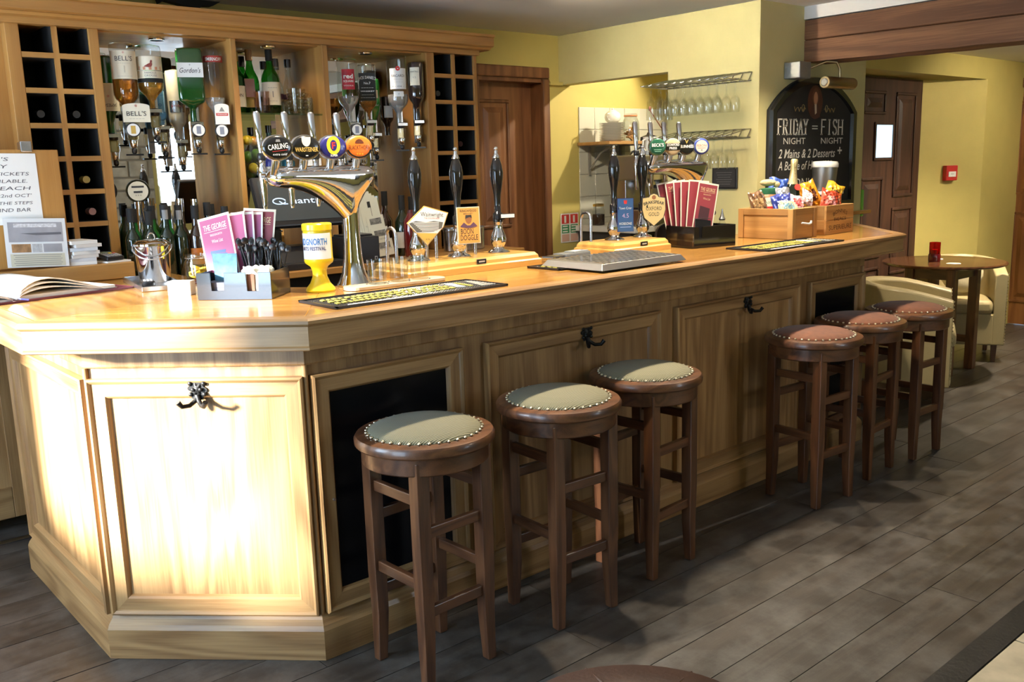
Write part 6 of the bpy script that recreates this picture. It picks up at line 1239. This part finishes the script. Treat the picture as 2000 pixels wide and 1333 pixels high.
bx('base', STEEL, cf, 0,.62,0,.30,0,.11, bev=.01); bx('back', STEEL, cf, .02,.60,.18,.29,.11,.46, bev=.006); bx('head', M('satin_silver'), cf, .0,.62,.02,.30,.30,.465, bev=.012); bx('drip_tray', BLACK, cf, .05,.57,-.02,.2,.11,.12)
for x in (.07,.22,.38,.53): MB().lathe([(.026,0),(.028,.006),(.022,.03),(.012,.034)],18,T=TR(x,.018,.40) @ RX(90)).build('steam_knob', BLACKG if x in (.07,.38) else CHROME, cf, smooth=40)
for x in (.18,.44):
    MB().lathe([(.034,0),(.036,.02),(.03,.05)],20,(x,.10,.25)).build('group_head', CHROME, cf, smooth=40); MB().tube([(x,.08,.255),(x,-.06,.245),(x,-.09,.245)],[.012,.014,.016],10).build('portafilter_handle', BLACK, cf, smooth=50); MB().lathe([(.012,0),(.014,.05)],12,(x,.10,.20)).build('coffee_spout', CHROME, cf, smooth=40)
MB().tube([(.04,.03,.33),(.035,-.01,.25),(.04,-.02,.14)],.005,8).build('steam_wand', CHROME, cf, smooth=50); bx('brand_panel', M('olive_panel',(.30,.26,.12),.4), cf, .10,.52,.016,.02,.30,.345)
cu2 = []
for i,(x,y,h,r,lab) in enumerate(((3.60,1.74,.115,.055,'tall white ceramic jug with handle on the coffee machine'),(3.74,1.73,.10,.05,'white cup standing beside the jug on the coffee machine'))):
    t = thing('coffee_cup' if i else 'ceramic_jug', lab, 'cup' if i else 'jug', (x,y,1.572)); MB().lathe([(r*.75,0),(r*.8,.004),(r,h),(r-.004,h),(r*.72,.008),(.0,.006)],28).build('cup_body', CERAMIC, t, smooth=40); MB().tube([(-r*.93,0,h*.85),(-r*1.5,0,h*.8),(-r*1.55,0,h*.45),(-r*1.1,0,h*.2),(-r*.84,0,h*.25)],.006,8).build('handle', CERAMIC, t, smooth=50)
lk = thing('domed_lid', 'black domed lid behind the white jug', 'hopper', (3.71,1.85,1.572)); MB().lathe([(.06,0),(.062,.10),(.06,.12),(.02,.135),(.012,.15),(.0,.152)],28).build('lid_body', BLACK, lk, smooth=45)  # plain black dome that reads as a lid
sj = thing('storage_jar', 'glass storage jar of ground coffee on the nook worktop', 'jar', (3.345,1.99,1.1055)); MB().lathe([(.042,0),(.044,.004),(.044,.10),(.036,.115),(.036,.13)],24).build('glass_body', GLASS, sj, smooth=40); MB().lathe([(.040,.003),(.041,.075),(.0,.08)],24).build('coffee', M('coffee_grounds',(.03,.015,.008),.9), sj); MB().lathe([(.038,.128),(.039,.142),(.03,.147),(.0,.148)],24).build('lid', GOLD, sj, smooth=40)
grd = thing('coffee_grinder', 'dark coffee grinder with smoky hopper beside the espresso machine', 'grinder', (4.06,1.50,1.1055)) if False else None
sk2 = MB().tube([(3.78,1.90,1.87),(3.90,1.88,1.73),(3.95,1.87,1.66)],.0035,6).ball((3.775,1.90,1.885),.012,.008,.018,8,6).build('wooden_spoon', M('dark_red_wood',(.16,.04,.02),.5), None, smooth=50); tag(sk2, 'thin dark red wooden spoon leaning in the kitchen nook', 'spoon')

# ================================================================== CEILING SPOTLIGHTS
def downlight(x, y, z, power, tgt, tz=0, col=(1,.85,.63), size=1.9, label='', soft=.03):
    t = thing('ceiling_downlight', label, 'downlight', (x,y,z)); MB().lathe([(.028,-.004),(.045,-.006),(.047,0),(.028,0)],24).build('trim_ring', CHROME, t, smooth=40); MB().lathe([(.027,-.003),(.027,-.001)],20).build('lamp_lens', M('lamp_glow'), t)
    light('downlight_beam', 'SPOT', (x,y,z-.012), power, col, (tgt[0],tgt[1],tz), spot_size=size, spot_blend=.8, shadow_soft_size=soft)
downlight(.35,.10,CZ,95,(.3,.0),label='recessed ceiling spotlight above the large beer font')
downlight(1.25,.10,CZ,92,(1.3,.0),label='recessed ceiling spotlight above the drip tray')
downlight(2.20,.12,CZ,95,(2.3,.0),label='recessed ceiling spotlight above the far wine lists')
downlight(3.05,.15,CZ,85,(3.1,-.1),label='recessed ceiling spotlight above the slatted crate')
downlight(1.9,.85,CZ,78,(3.165,1.05),tz=1.5,size=2.2,label='added unseen ceiling spotlight brightening the pillar wall')  # added lamp, aimed at the pillar and bulkhead to brighten them
downlight(.7,1.0,CZ,45,(.7,1.3),label='recessed ceiling spotlight in front of the back bar')
downlight(3.79,1.32,CZ,60,(3.5,2.1),tz=1.35,size=2.5,label='recessed ceiling spotlight inside the kitchen nook')
downlight(5.55,.05,2.265,190,(5.5,.3),label='recessed ceiling spotlight above the round table')
downlight(6.2,-.6,2.265,75,(6.5,.9),tz=1.1,label='added unseen ceiling spotlight brightening the far yellow wall')  # added lamp, aimed at the recess wall to brighten it
